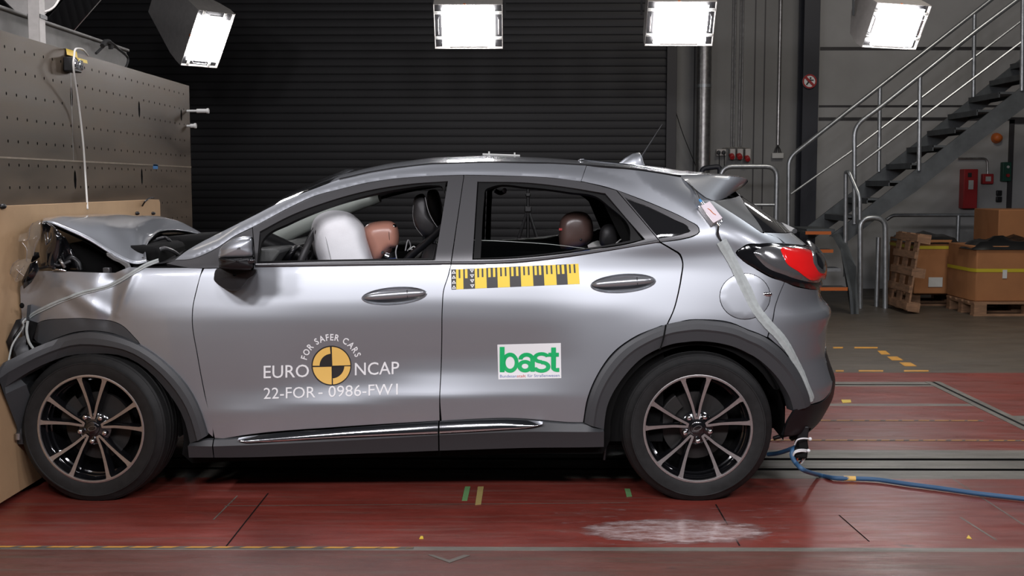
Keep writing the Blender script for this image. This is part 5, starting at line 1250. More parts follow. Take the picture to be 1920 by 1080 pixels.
# engine bay masses
eb = MB(); 
for (cx, cy, cz, sx, sy, sz, rz) in ((-1.92, .75, .85, .42, .9, .5, .1), (-1.72, .35, .78, .25, .35, .42, .3), (-1.88, 1.3, .8, .4, .7, .6, -.1), (-1.99, .30, .60, .25, .25, .35, .1), (-1.6, .9, .72, .25, 1.1, .40, 0)):
    eb.box((cx, cy, cz), (sx, sy, sz), Matrix.Rotation(rz, 3, 'Z') @ Matrix.Rotation(rz * .5, 3, 'Y'))
eb.obj('engine_block', M['void'], car, bevel=.03)
def lump(name, m, pts, r, parent=car, seg=8): b = MB(); b.tube(smooth_path([P(*p) for p in pts], 5), r, seg); return b.obj(name, M[m], parent, angle=70)
# headlamp housing, black and shiny, standing on end
hl = [[P(x, y, .10 + .05 * math.sin(k * 1.7 + q)) for q, (x, y) in enumerate(row)] for k, row in enumerate((((76, 418), (80, 440), (79, 470), (82, 500)), ((88, 417), (92, 440), (92, 466), (95, 502)), ((101, 424), (106, 442), (108, 466), (112, 503)), ((112, 436), (116, 452), (124, 474), (132, 505)), ((122, 452), (130, 466), (142, 484), (150, 506))))]
b = MB(); b.grid(bip(hl, 5, 5)); o = b.obj('headlamp_housing', M['gloss'], car, angle=80); so = o.modifiers.new('sheet', 'SOLIDIFY'); so.thickness = .01
for x0, y0, x1, y1 in ((84, 440, 87, 462), (89, 436, 91, 464), (97, 438, 104, 462), (104, 434, 112, 456)):
    lump('lamp_rib', 'lampgrey', [(x0, y0, .085), ((x0 + x1) / 2, (y0 + y1) / 2, .075), (x1, y1, .085)], .003, o)
lump('lamp_reflector', 'chrome', [(101, 460, .08), (106, 463, .07), (110, 461, .08)], [.006] * 11, o)
lump('bracket', 'steel', [(112, 487, .07), (116, 493, .06), (121, 501, .07)], .007); lump('bracket', 'chrome', [(99, 506, .05), (110, 505.5, .04), (124, 508, .05)], .004)
b = MB(); hg = [P(x, y, .13) for x, y in ((199, 474), (206, 475), (214, 482), (226, 487), (240, 494), (246, 508), (236, 511), (234, 500), (224, 493), (212, 488), (200, 480))]; b.prism(hg, (0, .02, 0)); b.obj('bonnet_hinge', M['trim2'], car, bevel=.002)
b = MB(); b.box(P(201, 508, .12), (.03, .03, .03)); b.obj('clip', M['trim'], car, bevel=.003)
for pts, r in ((((80, 497, .08), (95, 492, .06), (110, 498, .07), (132, 490, .10)), .008), (((75, 503, .06), (90, 500, .05), (104, 503, .06)), .006), (((120, 500, .12), (132, 484, .12), (146, 492, .12), (150, 506, .12)), .012)):
    lump('wiring', 'black', pts, r)
for pts, r in ((((280, 490, .35), (292, 474, .38), (306, 466, .42), (322, 470, .5), (334, 478, .6)), .010), (((270, 486, .4), (285, 476, .45), (298, 468, .5)), .008), (((262, 470, .7), (282, 455, .75), (306, 446, .8), (318, 452, .8), (330, 474, .9)), .009), (((285, 440, 1.1), (310, 447, 1.1), (322, 470, 1.1)), .015)):
    lump('wiper_linkage', 'trim' if r == .010 else 'black', pts, r)
lump('bonnet_corner', 'trim', [(267, 484, .25), (272, 489, .26), (280, 493, .27)], .008)
# cowl and far wing
b = MB(); b.grid([[P(x, y, Y) for x, y in pts] for Y, pts in ((.25, ((285, 496), (305, 494), (328, 489))), (.9, ((300, 484), (318, 479), (345, 470))), (1.5, ((322, 468), (345, 462), (372, 456))))]); b.obj('cowl', M['black'], car)
# smashed bumper corner pieces
def shard(name, m, pts, Y, th=.006, wob=.03, parent=car):
    pts2 = [Vector(P(x, y, Y + wob * math.sin(i * 2.1))) for i, (x, y) in enumerate(pts)]; 
    for p in pts2: p.x = max(p.x, XC_ + .004)
    c = sum(pts2, Vector()) / len(pts2) + Vector((0, -.02, 0)); b = MB(); n = len(pts2)
    b.add(pts2 + [c], [(i, (i + 1) % n, n) for i in range(n)]); o = b.obj(name, M[m], parent, angle=50, recalc=False)
    s = o.modifiers.new('sheet', 'SOLIDIFY'); s.thickness = th; return o
M['brownplast'] = mat('torn_brown_film', (.10, .065, .045), .25, alpha=.75)
shard('bumper_fragment', 'black', [(30, 600), (48, 596), (40, 618), (18, 650), (2, 680), (6, 640)], -.02)
shard('bumper_fragment', 'void', [(52, 600), (70, 606), (62, 640), (85, 648), (60, 668), (48, 650)], .02)
shard('bumper_fragment', 'clad', [(16, 640), (48, 630), (56, 660), (30, 690), (8, 700)], .0)
shard('headlamp_fragment', 'gloss', [(56, 495), (70, 490), (74, 505), (60, 528), (44, 540), (40, 528)], .02)
shard('headlamp_fragment', 'void', [(58, 490), (66, 474), (73, 473), (74, 480), (62, 488)], .03)
M['shardglass'] = mat('cracked_lens', (.5, .45, .38), .06, alpha=.13)
shard('lens_fragment', 'shardglass', [(75, 412), (62, 418), (56, 428), (50, 436), (36, 440), (34, 452), (42, 455), (50, 468), (50, 492), (62, 486), (66, 470), (75, 445)], .06)
shard('lens_fragment', 'shardglass', [(50, 484), (30, 490), (19, 505), (18, 516), (30, 530), (45, 522), (62, 505), (70, 490)], .03)
for pts in (((62, 418), (56, 428), (54, 445), (48, 452)), ((42, 455), (50, 468), (49, 490)), ((31, 505), (42, 515), (55, 525)), ((30, 526), (36, 510), (46, 498)), ((73, 446), (66, 460), (62, 484)), ((19, 514), (24, 496), (36, 486))):
    lump('lens_edge', 'machined', [(x, y, .02) for x, y in pts], .0016)
b = MB(); b.ellipsoid(P(41, 573, .01), (.010, .008, .012)); b.obj('bolt_hole', M['void'], car)
# lower front, dark, with far-side bumper mass
b = MB(); b.box2((-2.17, .22, .22), (-1.9, 2 * YC - .15, .80)); b.obj('bumper_core', M['void'], car, bevel=.05)
b = MB(); b.grid([[(-2.165 + .02 * math.sin(k + z * 9), y, z) for z in np.linspace(.2, .85, 7)] for k, y in enumerate(np.linspace(.05, 2 * YC - .1, 9))]); b.obj('front_bumper', M['clad'], car, angle=60)
lump('splash_shield', 'clad', [(42, 720, .05), (41, 780, .04), (40, 830, .05)], .022)
lump('bracket', 'steel', [(34, 812, .0), (34, 824, .0)], .012)
# taped cable over the wing
def tapeline(name, label, cat, pts, w, m='tape', core='cable_white', lift=.006, parent=None):
    u, z = solve([(p[0], p[1]) for p in pts]); d = spline2([(a, c, 0) for a, c in zip(u, z)], False, .012)
    b = MB(); rows = []; n = len(d)
    for i, (a, c) in enumerate(d):
        q = d[min(i + 1, n - 1)]; q0 = d[max(i - 1, 0)]; t = Vector((q[0] - q0[0], q[1] - q0[1])).normalized(); s = Vector((-t.y, t.x)); row = []
        ww = w * (1 + .05 * math.sin(i * .5) + .03 * math.sin(i * 2.3))
        for k, h in ((-1, .002), (-.97, .0046), (-.5, .0052), (-.18, lift * .9 + .004), (0, lift + .004), (.18, lift * .9 + .004), (.5, .0052), (.97, .0046), (1, .002)): row.append(UV(a + s.x * ww * k, c + s.y * ww * k, h))
        rows.append(row)
    b.grid(rows); return b
tpb = tapeline('', '', '', [(1352, 452), (1368, 480), (1384, 512), (1400, 545), (1418, 580), (1440, 608), (1462, 632), (1484, 665), (1502, 700), (1516, 735), (1521, 753)], .022)
o = tpb.obj('taped_cable', M['tape'], None, angle=50, recalc=False); tag(o, 'pale grey tape strip holding a cable down the rear quarter', 'taped cable')
t2 = tapeline('', '', '', [(298, 489), (276, 497), (240, 518), (205, 536), (160, 548), (120, 562), (85, 578), (62, 590), (48, 600)], .0085, lift=.008)
o = t2.obj('taped_cable', M['tape'], None, angle=50, recalc=False); tag(o, 'thin grey taped cable running across the crumpled front wing', 'taped cable')
cb = MB(); cb.tube(smooth_path([P(48, 598, -.03), P(43, 604, -.05), P(44, 612, -.04), P(36, 626, -.04), P(22, 650, -.06), P(14, 690, -.08)], 6), .004, 8); cb.tube(smooth_path([P(52, 602, -.03), P(50, 620, -.03), P(54, 640, -.03), P(62, 653, -.02)], 6), .006, 8)
tag(cb.obj('loose_cable', M['tape']), 'pale cable knot hanging loose at the torn bumper corner', 'cable')
# sensor box on the pillar
def sensor():
    p0, n = SP(1330, 405); t = thing('sensor_box', 'small pink-white measuring box taped onto the rear pillar', 'sensor box', p0)
    up = (Vector((0, 0, 1)) - n * n.z).normalized(); rt = up.cross(n) * 1.0
    if rt.x < 0: rt = -rt
    ang = math.radians(28); u_ = up * math.cos(ang) + rt * -math.sin(ang); r_ = rt * math.cos(ang) + up * math.sin(ang)
    R3 = Matrix((r_, u_, n)).transposed()
    M['pinkbox'] = mat('pinkish_label', (.75, .66, .70), .5)
    b = MB(); c = p0 + n * .018; b.box(c, (.052, .098, .034), R3); b.obj('case', M['machined'], t, bevel=.002)
    b = MB(); b.box(c + n * .0178, (.048, .094, .001), R3); b.obj('label_face', M['pinkbox'], t)
    b = MB(); q = c + n * .019; b.tube(smooth_path([q + u_ * .022 - r_ * .006, q + u_ * .01 - r_ * .001, q - u_ * .008 + r_ * .001, q - u_ * .022 + r_ * .007], 4), .0018, 6); b.obj('red_mark', M['orange'], t)
    for s, e in ((1, .02), (-1, -.02)):
        b = MB(); b.cyl(c + u_ * s * .045, c + u_ * s * .066, .007, seg=12); b.obj('connector', M['chrome'], t)
        b = MB(); b.cyl(c + u_ * s * .046 - r_ * e * 1.1, c + u_ * s * .054 - r_ * e * 1.1, .006, seg=10); b.obj('screw', M['chrome'], t)
    b = MB(); b.cyl(c + u_ * .062, c + u_ * .082, .0065, .005, 10); b.obj('blue_sleeve', M['fineblue'], t)
    b = MB(); p1, n1 = SP(1290, 343); p2, _ = SP(1303, 360); b.tube(smooth_path([c + u_ * .08, p2 + n * .008, p1 + n * .004], 6), .0035, 6); b.obj('lead', M['cable_black'], t)
    p3, n3 = SP(1352, 452); p4, _ = SP(1345, 438)
    for k in (-1, 1): b = MB(); b.tube(smooth_path([c - u_ * .06, p4 + n3 * .008 + r_ * .003 * k, p3 + n3 * .004], 6), .0035, 6); b.obj('lead', M['cable_black' if k < 0 else 'chrome'], t)
M['fineblue'] = mat('blue_sleeve', (.03, .25, .60), .5)
sensor()
# exhaust-side plug and trailing blue cable
pl = P(1500, 838, .12); pg = thing('cable_plug', 'black cable plug with white cable ties hanging under the tail', 'plug', pl)
b = MB(); b.box(P(1503, 818, .14), (.05, .04, .10), Matrix.Rotation(.1, 3, 'Y')); b.obj('hanger_strap', M['black'], pg, bevel=.006)
b = MB(); b.box(P(1504, 834, .13), (.045, .05, .055), Matrix.Rotation(-.15, 3, 'Y')); b.box(P(1500, 848, .12), (.060, .05, .045), Matrix.Rotation(.1, 3, 'Y')); b.obj('plug_body', M['rubber'], pg, bevel=.008)
for y, xx in ((824, 0), (845, -4), (848, -4)):
    b = MB(); b.tube(smooth_path([P(1490 + xx, y + 10, .10), P(1495 + xx, y + 1, .08), P(1506 + xx, y - 2, .08), P(1517 + xx, y - 1, .10)], 5), .0035, 6); b.obj('cable_tie', M['white'], pg)
for x, y in ((1519, 823), (1516, 845)): b = MB(); b.ellipsoid(P(x, y, .09), (.008, .008, .008)); b.obj('tie_head', M['white'], pg)
for pts, m in ((((1490, 852, .12), (1495, 860, .11), (1494, 864, .12)), 'cable_red'), (((1508, 852, .12), (1504, 862, .11), (1499, 868, .12)), 'chrome'), (((1512, 854, .12), (1506, 864, .12), (1502, 869, .12)), 'label')):
    b = MB(); b.tube(smooth_path([P(*p) for p in pts], 4), .004, 6); b.obj('wire_end', M[m], pg)
g1 = [P(1440, 852, .30), P(1462, 849, .24), P(1490, 839, .14), P(1486, 845, .11), P(1485, 855, .10), P(1492, 868, .09), P(1508, 882, .06)]
fl_ = [FL(x, y) + Vector((0, 0, .0145)) for x, y in ((1535, 896), (1565, 902), (1605, 903), (1645, 905), (1700, 913), (1760, 921), (1830, 931), (1900, 939), (1960, 946), (2060, 956), (2200, 965))]
bc = thing('blue_cable', 'thick blue cable trailing from the car plug across the floor', 'cable', P(1500, 860, .1))
b = MB(); b.tube(smooth_path(g1[2:] + fl_, 8), .0105, 10); b.obj('cable_sheath', M['cable_blue'], bc, angle=60)
b = MB(); b.tube(smooth_path(g1[:3], 8), .010, 10); b.obj('cable_sheath', M['cable_blue'], bc, angle=60)
b = MB(); b.tube([FL(1582, 902.5) + Vector((0, 0, .014)), FL(1604, 903) + Vector((0, 0, .014))], .0116, 10); b.obj('yellow_band', M['amber'], bc)
# mud flap and tow bits
lump('mud_flap', 'black', [(1137, 806, .06), (1136, 830, .06), (1133, 862, .07)], .006)
lump('exhaust_hanger', 'black', [(1450, 822, .3), (1475, 815, .3), (1500, 812, .3)], .010)
# ================================================================ DECALS ON THE SKIN
def decal(vs, fs, name, m, parent, T_, off):
    """T_: (x,y) -> photograph pixel"""
    px = [T_(v[0], v[1]) for v in vs]; u, z = solve(px); X, Y, Z = surf(u, z); N = snorm(u, z); Pn = np.stack([X, Y, Z], -1) + N * off
    b = MB(); b.add([tuple(p) for p in Pn], fs); o = b.obj(name, m, parent, angle=60, recalc=False)
    if sum(p.normal.y * p.area for p in o.data.polygons) > 0: o.data.flip_normals()
    return o
def text_decal(body, x, y, w, h, slope, name, m, parent, off, bold=0, spacing=1.0):
    """text box: lower-left at (x,y) px, cap height h px, width w px, slope px/px"""
    vs, fs = text_mesh(body, 1.0, bold, spacing); xs = [v[0] for v in vs]; ys2 = [v[1] for v in vs]; x0, x1 = min(xs), max(xs)
    caph = .7292 if not hasattr(text_decal, 'h') else text_decal.h
    sx = w / (x1 - x0); sy = h / caph
    return decal(vs, fs, name, m, parent, lambda a, c: (x + (a - x0) * sx, y - c * sy + slope * (a - x0) * sx), off)
hv, hf = text_mesh('E', 1.0); text_decal.h = max(v[1] for v in hv) - min(v[1] for v in hv)
SLP = -.030
text_decal('EURO', 494.5, 709, 85, 23, -.03, 'lettering', M['white'], front_door, .0016, .004)
text_decal('NCAP', 665.5, 703.5, 83, 23, -.03, 'lettering', M['white'], front_door, .0016, .004)
text_decal('22-FOR', 494.5, 748, 97, 20.5, -.027, 'lettering', M['white'], front_door, .0016)
text_decal('-', 597, 744, 8, 20, -.03, 'lettering', M['white'], front_door, .0016)
text_decal('0986-FW1', 616, 744.5, 130, 20.5, -.036, 'lettering', M['white'], front_door, .0016)
# ring text
cx, cy, Rr_ = 621.5, 685.5, 47.5
word = 'FOR SAFER CARS'
adv = {}
def glyph(chh): return text_mesh(chh, 1.0, .018)
wid = []
for chh in word:
    if chh == ' ': wid.append(.34); continue
    v, f = glyph(chh); wid.append(max(a[0] for a in v) - min(a[0] for a in v) + .11)
tot = sum(wid); a0, a1 = math.radians(176 - 8), math.radians(10 + 8); pos = 0; gv = []; gf = []
hpx = 11.5 / text_decal.h
for chh, w_ in zip(word, wid):
    mid = (pos + w_ / 2) / tot; pos += w_; ang = a0 + (a1 - a0) * mid
    if chh == ' ': continue
    v, f = glyph(chh); xm = (max(a[0] for a in v) + min(a[0] for a in v)) / 2; base = len(gv); sc = (a0 - a1) * Rr_ / tot
    ux, uy = math.sin(ang), math.cos(ang); rx, ry = math.cos(ang), -math.sin(ang)     # tangent (clockwise) and radial, px space
    for a in v:
        t_ = (a[0] - xm) * sc; r_ = Rr_ + a[1] * hpx
        gv.append((cx + rx * r_ + ux * t_, cy + ry * r_ + uy * t_ ))
    gf += [tuple(base + i for i in q) for q in f]
decal(gv, gf, 'lettering', M['white'], front_door, lambda a, c: (a, c), .0016)
def disc(cx, cy, r0, r1, a0=0, a1=360, n=64, k=3):
    vs = []; fs = []; N_ = max(4, int(n * (a1 - a0) / 360))
    for i in range(N_ + 1):
        a = math.radians(a0 + (a1 - a0) * i / N_)
        for j in range(k + 1): r = r0 + (r1 - r0) * j / k; vs.append((cx + r * math.cos(a), cy - r * math.sin(a)))
    for i in range(N_):
        for j in range(k): p = i * (k + 1) + j; fs.append((p, p + 1, p + k + 2, p + k + 1))
    return vs, fs
I_ = lambda a, c: (a, c)
em = decal(*disc(cx, cy, 0, 37.5, k=6), 'target_emblem', M['ink'], front_door, I_, .0012)
for (r0, r1, a, c) in ((22.5, 35.3, 94.5, 180.5), (0, 35.3, 4.5 - 4, 90.5), (0, 35.3, 184.5 - 2, 271), (24, 35.3, 274, 358.5)):
    decal(*disc(cx + .3, cy, max(r0, .5), r1, a + 0.5, c - .5, k=5), 'emblem_quarter', M['amber'], em, I_, .0020)
for q in ((cx - 1.0, cy - 36, cx + .6, cy - 36, cx + 3.0, cy + 36, cx + 1.4, cy + 36), (cx - 36, cy + .8, cx + 36, cy - 1.0, cx + 36, cy + .6, cx - 36, cy + 2.6)):
    vs = [(q[0] + (q[6] - q[0]) * t, q[1] + (q[7] - q[1]) * t) for t in np.linspace(0, 1, 8)] + [(q[2] + (q[4] - q[2]) * t, q[3] + (q[5] - q[3]) * t) for t in np.linspace(0, 1, 8)]
    decal(vs, [(i, i + 1, i + 9, i + 8) for i in range(7)], 'cross_line', M['ink'], em, I_, .0027)
# bast sticker
def quadpx(c, nx, ny):
    (ax, ay), (bx_, by), (cx_, cy_), (dx, dy) = c       # tl, tr, br, bl
    vs = []; fs = []
    for j in range(ny + 1):
        for i in range(nx + 1):
            s, t = i / nx, j / ny; vs.append(((ax * (1 - s) + bx_ * s) * (1 - t) + (dx * (1 - s) + cx_ * s) * t, (ay * (1 - s) + by * s) * (1 - t) + (dy * (1 - s) + cy_ * s) * t))
    for j in range(ny):
        for i in range(nx): p = j * (nx + 1) + i; fs.append((p, p + 1, p + nx + 2, p + nx + 1))
    return vs, fs
stk = decal(*quadpx(((932.5, 646), (1051.5, 643), (1052.5, 709), (934.5, 711.5)), 14, 8), 'sticker', M['white'], rear_door, I_, .0012)
def letters(body, x0, x1, yb, h, slope, bold, m, parent, off):
    n = len(body); w_ = []
    gl_ = [text_mesh(chh, 1.0, bold) for chh in body]; ws = [max(a[0] for a in v) - min(a[0] for a in v) for v, f in gl_]; tot = sum(ws) * .955; x = x0; k = (x1 - x0) / tot
    for (v, f), w1 in zip(gl_, ws):
        mn = min(a[0] for a in v); xx = x
        decal(v, f, 'lettering', m, parent, lambda a, c: (xx + (a - mn) * k, yb - c * h / .70 + slope * (xx + (a - mn) * k - x0)), off); off += .0001
        x += w1 * k * .94
B_ = lambda x, y: (820 + x / 4.571, 480 + y / 4.571)
def ringd(cx, cy, ox, oy, ix, iy, a0, a1, n=40):
    vs = []; 
    for k in range(n + 1):
        a = math.radians(a0 + (a1 - a0) * k / n); vs += [(cx + ox * math.cos(a), cy - oy * math.sin(a)), (cx + ix * math.cos(a), cy - iy * math.sin(a))]
    return vs, [(2 * k, 2 * k + 1, 2 * k + 3, 2 * k + 2) for k in range(n)]
def rectd(x0, y0, x1, y1): return [(x0, y0), (x1, y0), (x1, y1), (x0, y1)], [(0, 1, 2, 3)]
def glyphs(parts, off):
    vs = []; fs = []
    for v, f in parts: b0 = len(vs); vs += v; fs += [tuple(b0 + i for i in q) for q in f]
    decal(vs, fs, 'lettering', M['green'], stk, B_, off)
glyphs([rectd(535, 778, 576, 996), ringd(624, 914, 72, 87, 39, 52, 0, 360)], .0022)
glyphs([ringd(752, 944, 66, 54, 28, 22, 0, 360), rectd(797, 880, 836, 992), ringd(765, 888, 71, 60, 33, 26, 0, 178)], .0024)
glyphs([ringd(893, 872, 74, 49, 38, 19, 15, 275), ringd(893, 948, 77, 52, 40, 21, -170, 95)], .0026)
glyphs([rectd(976, 783, 1017, 965), rectd(952, 828, 1042, 862), ringd(1030, 955, 54, 38, 14, 6, 180, 270), rectd(1028, 958, 1046, 993)], .0028)
text_decal('Bundesan', 937.5, 708, 31, 5.2, -.012, 'fine_print', M['fineprint'], stk, .002); text_decal('für Straßenwesen', 989, 707, 60, 5.2, -.012, 'fine_print', M['fineprint'], stk, .002)
text_decal('stalt', 969.3, 707.6, 16.5, 5.2, -.012, 'fine_print', M['redprint'], stk, .0023)
# yellow/black measuring tape
A_, B_ = (846, 505.5), (1084.5, 494.5); C_, D_ = (1087, 532.5), (846.5, 543)
def tp(s, t): return ((A_[0] * (1 - s) + B_[0] * s) * (1 - t) + (D_[0] * (1 - s) + C_[0] * s) * t, (A_[1] * (1 - s) + B_[1] * s) * (1 - t) + (D_[1] * (1 - s) + C_[1] * s) * t)
def tq(s0, s1, t0, t1, n=3): return quadpx((tp(s0, t0), tp(s1, t0), tp(s1, t1), tp(s0, t1)), n, 3)
mt = decal(*tq(0, 1, 0, 1, 24), 'measuring_tape', M['yellow'], rear_door, I_, .0012)
xs_ = lambda zx: (zx - 116) / (1222 - 116)
for a, c in ((116, 158), (220, 320), (421, 516), (621, 718), (823, 918), (1024, 1119)): decal(*tq(xs_(a), xs_(c), 0, 1), 'black_block', M['ink'], mt, I_, .0016)
for a in (180, 342, 380, 540, 580, 740, 780, 938, 978, 1138, 1178): decal(*tq(xs_(a), xs_(a + 15), .02, .45), 'scale_mark', M['ink'], mt, I_, .0016)
for a, w_ in ((235, 22), (436, 22), (478, 20), (636, 20), (678, 20), (838, 20), (876, 20), (1036, 20), (1074, 22)): decal(*tq(xs_(a), xs_(a + w_), .02, .47), 'scale_mark', M['yellow'], mt, I_, .0020)
for a, inv in ((119, 0), (277, 1)):
    for k in range(4):
        t0, t1 = .04 + k * .25, .04 + k * .25 + .17; s0, s1 = xs_(a), xs_(a + 38); sm = (s0 + s1) / 2
        tri = [tp(s0, t1 if not inv else t0), tp(s1, t1 if not inv else t0), tp(sm, t0 if not inv else t1)]
        c = (sum(p[0] for p in tri) / 3, sum(p[1] for p in tri) / 3); inn = [(c[0] + (p[0] - c[0]) * .42, c[1] + (p[1] - c[1]) * .42) for p in tri]
        decal(tri + inn, [(0, 1, 4, 3), (1, 2, 5, 4), (2, 0, 3, 5)], 'triangle_mark', M['white'], mt, I_, .0021)
# ================================================================ INTERIOR
def rr(px, py, Y): return P(px, py, Y)
def blob(name, m, pts, Yc, half, parent=car, seg=14, e=.75, angle=70, split=None):
    """closed pixel outline given real thickness, rounded towards both sides; split=(x0,y0,x1,y1,name) cuts it in two parts"""
    c = (sum(p[0] for p in pts) / len(pts), sum(p[1] for p in pts) / len(pts)); rows = []; pxr = []
    loop = [(q.x, q.y) for q in smooth_path([(x, y, 0) for x, y in pts], 4, True)]
    for i in range(seg + 1):
        a = -math.pi / 2 + math.pi * i / seg; s = max(.0, math.cos(a)) ** e if 0 < i < seg else .0; Y = Yc + half * math.sin(a)
        rows.append([P(c[0] + (x - c[0]) * s, c[1] + (y - c[1]) * s, Y) for x, y in loop]); pxr.append([(c[0] + (x - c[0]) * s, c[1] + (y - c[1]) * s) for x, y in loop])
    b = MB(); b.grid(rows, close_v=True)
    if not split: return b.obj(name, M[m] if isinstance(m, str) else m, parent, angle=angle)
    x0, y0, x1, y1, n2 = split; fx = [q for r in pxr for q in r]; b2 = MB(); b2.v = list(b.v); A = []; Bq = []
    for f in b.f:
        cx_ = sum(fx[i][0] for i in f) / 4; cy_ = sum(fx[i][1] for i in f) / 4; (A if (cx_ < x0 + (x1 - x0) * (cy_ - y0) / (y1 - y0)) else Bq).append(f)
    def only(fs):
        used = sorted({i for f in fs for i in f}); mp = {k: i for i, k in enumerate(used)}; m_ = MB(); m_.add([b.v[i] for i in used], [tuple(mp[i] for i in f) for f in fs]); return m_
    return only(A).obj(name, M[m], parent, angle=angle), only(Bq).obj(n2, M[m], parent, angle=angle)
# dashboard
b = MB(); pr = [P(x, y, .6) for x, y in ((484, 505), (488, 470), (500, 461), (530, 458), (556, 457), (561, 462), (548, 480), (530, 500), (525, 560), (480, 560))]
b.prism([Vector((p.x, .16, p.z)) for p in pr], (0, 2 * YC - .32, 0)); b.obj('dashboard', M['dash'], car, bevel=.02)
blob('instrument_hood', 'black', [(516, 492), (545, 463), (558, 459), (562, 464), (550, 480), (536, 498)], .55, .2)
# steering wheel edge-on and shroud
sc = P(577, 487, .52); b = MB(); ax = Vector((-.93, 0, .36)).normalized(); uu = Vector((0, 1, 0)); vv_ = ax.cross(uu)
b.tube([sc + uu * .185 * math.cos(a) + vv_ * .185 * math.sin(a) for a in np.linspace(0, 2 * math.pi, 41)[:-1]], .016, 10, closed=True); sw = b.obj('steering_wheel', M['leather'], car, angle=60)
b = MB(); b.cyl(sc, sc + ax * .25, .045, .06, 16); b.obj('steering_column', M['black'], sw)
blob('column_cover', 'gloss', [(568, 463), (574, 460), (577, 468), (577, 500), (566, 500)], .45, .05)
# airbag
bag = [(583, 440), (586, 418), (596, 404), (614, 396), (634, 394.5), (655, 399), (672, 411), (684, 427), (690, 450), (699, 480), (706, 510), (690, 540), (640, 550), (606, 540), (599, 500), (588, 470)]
ab = blob('airbag', 'cushion', bag, .56, .30, seg=20, e=.42)
b = MB(); c = P(594, 434, .352); b.ellipsoid(c, (.008, .014, .016), Matrix.Rotation(.35, 3, 'Y')); b.obj('vent_hole', M['ink'], ab)
lump('seam', 'stitch', [(597, 409, .42), (605, 425, .30), (612, 450, .266), (619, 480, .264), (624, 500, .264)], .0014, ab)
# driver dummy
def dummy(label, base, head, face_px, Yh, skin, neckpts, torso, arms=True, eye=True):
    t = thing('crash_test_dummy', label, 'crash test dummy', base)
    b_ = blob('head', skin, head, Yh, .082, t, 20, .48)
    return t
d1 = thing('crash_test_dummy', 'brown-headed crash test dummy in the front seat leaning into the airbag', 'crash test dummy', P(720, 600, .5))
head = [(679, 440), (683, 427), (692, 419), (708, 415), (726, 414), (737, 416.5), (745, 425), (748, 438), (748, 452), (744, 463), (733, 467), (722, 476), (712, 488), (700, 489), (693, 474), (684, 456)]
hd, cp_ = blob('head', 'skin', head, .50, .083, d1, 26, .48, split=(729, 410, 732, 490, 'head_cap'))
lump('cap_seam', 'ink', [(728.5, 415.5, .475), (729, 425, .432), (729.5, 440, .418), (731, 455, .424), (732, 466, .45)], .0012, cp_)
b = MB(); p = P(717, 473, .424); b.cyl(p, p + Vector((0, .03, 0)), .0065, seg=16); b.obj('ear_hole', M['ink'], hd)
b = MB(); b.ellipsoid(P(739, 424, .46), (.012, .02, .010)); b.obj('cap_bolt', M['chrome'], cp_)
b = MB(); b.cyl(P(726, 476, .5), P(733, 500, .5), .038, .042, 24); b.obj('neck', M['rubber'], d1)
b = MB(); b.cyl(P(722, 481, .5), P(729, 484, .5), .046, seg=24); b.obj('neck_bracket', M['chrome'], d1)
tor = [(722, 487), (738, 482), (748, 487), (775, 520), (790, 600), (795, 680), (735, 690), (715, 600), (705, 530)]
blob('torso', 'blue', tor, .52, .19, d1, 16, .6)
for s in (-1, 1):
    b = MB(); b.tube(smooth_path([P(742, 505, .52 + s * .19), P(720, 570, .52 + s * .22), P(650, 560, .52 + s * .18), P(600, 520, .52 + s * .16)], 6), [.05] * 19, 12); b.obj('arm', M['blue'], d1, angle=60)
    b = MB(); b.tube(smooth_path([P(765, 670, .52 + s * .1), P(640, 640, .52 + s * .13), P(560, 700, .52 + s * .12)], 6), .065, 12); b.obj('thigh', M['skin'], d1, angle=60)
d1.location = (P(765, 690, .5).x, .5, .36)
for ch in d1.children: ch.location = -d1.location
# rear passenger dummy
d2 = thing('crash_test_dummy', 'dark-headed crash test dummy sitting low in the rear seat', 'crash test dummy', (P(1080, 690, .5).x, .55, .40))
head2 = [(1048, 436), (1050, 416), (1058, 404), (1070, 398), (1086, 396.5), (1101, 401), (1110, 414), (1112.5, 432), (1110, 448), (1098, 460), (1086, 466), (1056, 468), (1049, 458)]
h2 = blob('head', 'skin2', head2, .55, .085, d2, 22, .45)
b = MB(); b.box(P(1054, 430, .487), (.030, .004, .010)); b.obj('red_tape', M['red'], h2)
b = MB(); b.ellipsoid(P(1089, 449, .47), (.006, .006, .006)); b.obj('ear_hole', M['ink'], h2)
b = MB(); b.cyl(P(1086, 462, .55), P(1092, 490, .55), .04, seg=20); b.obj('neck', M['rubber'], d2)
blob('torso', 'blue', [(1066, 480), (1090, 470), (1110, 472), (1130, 520), (1145, 600), (1150, 680), (1080, 690), (1060, 600), (1050, 530)], .55, .19, d2, 16, .6)
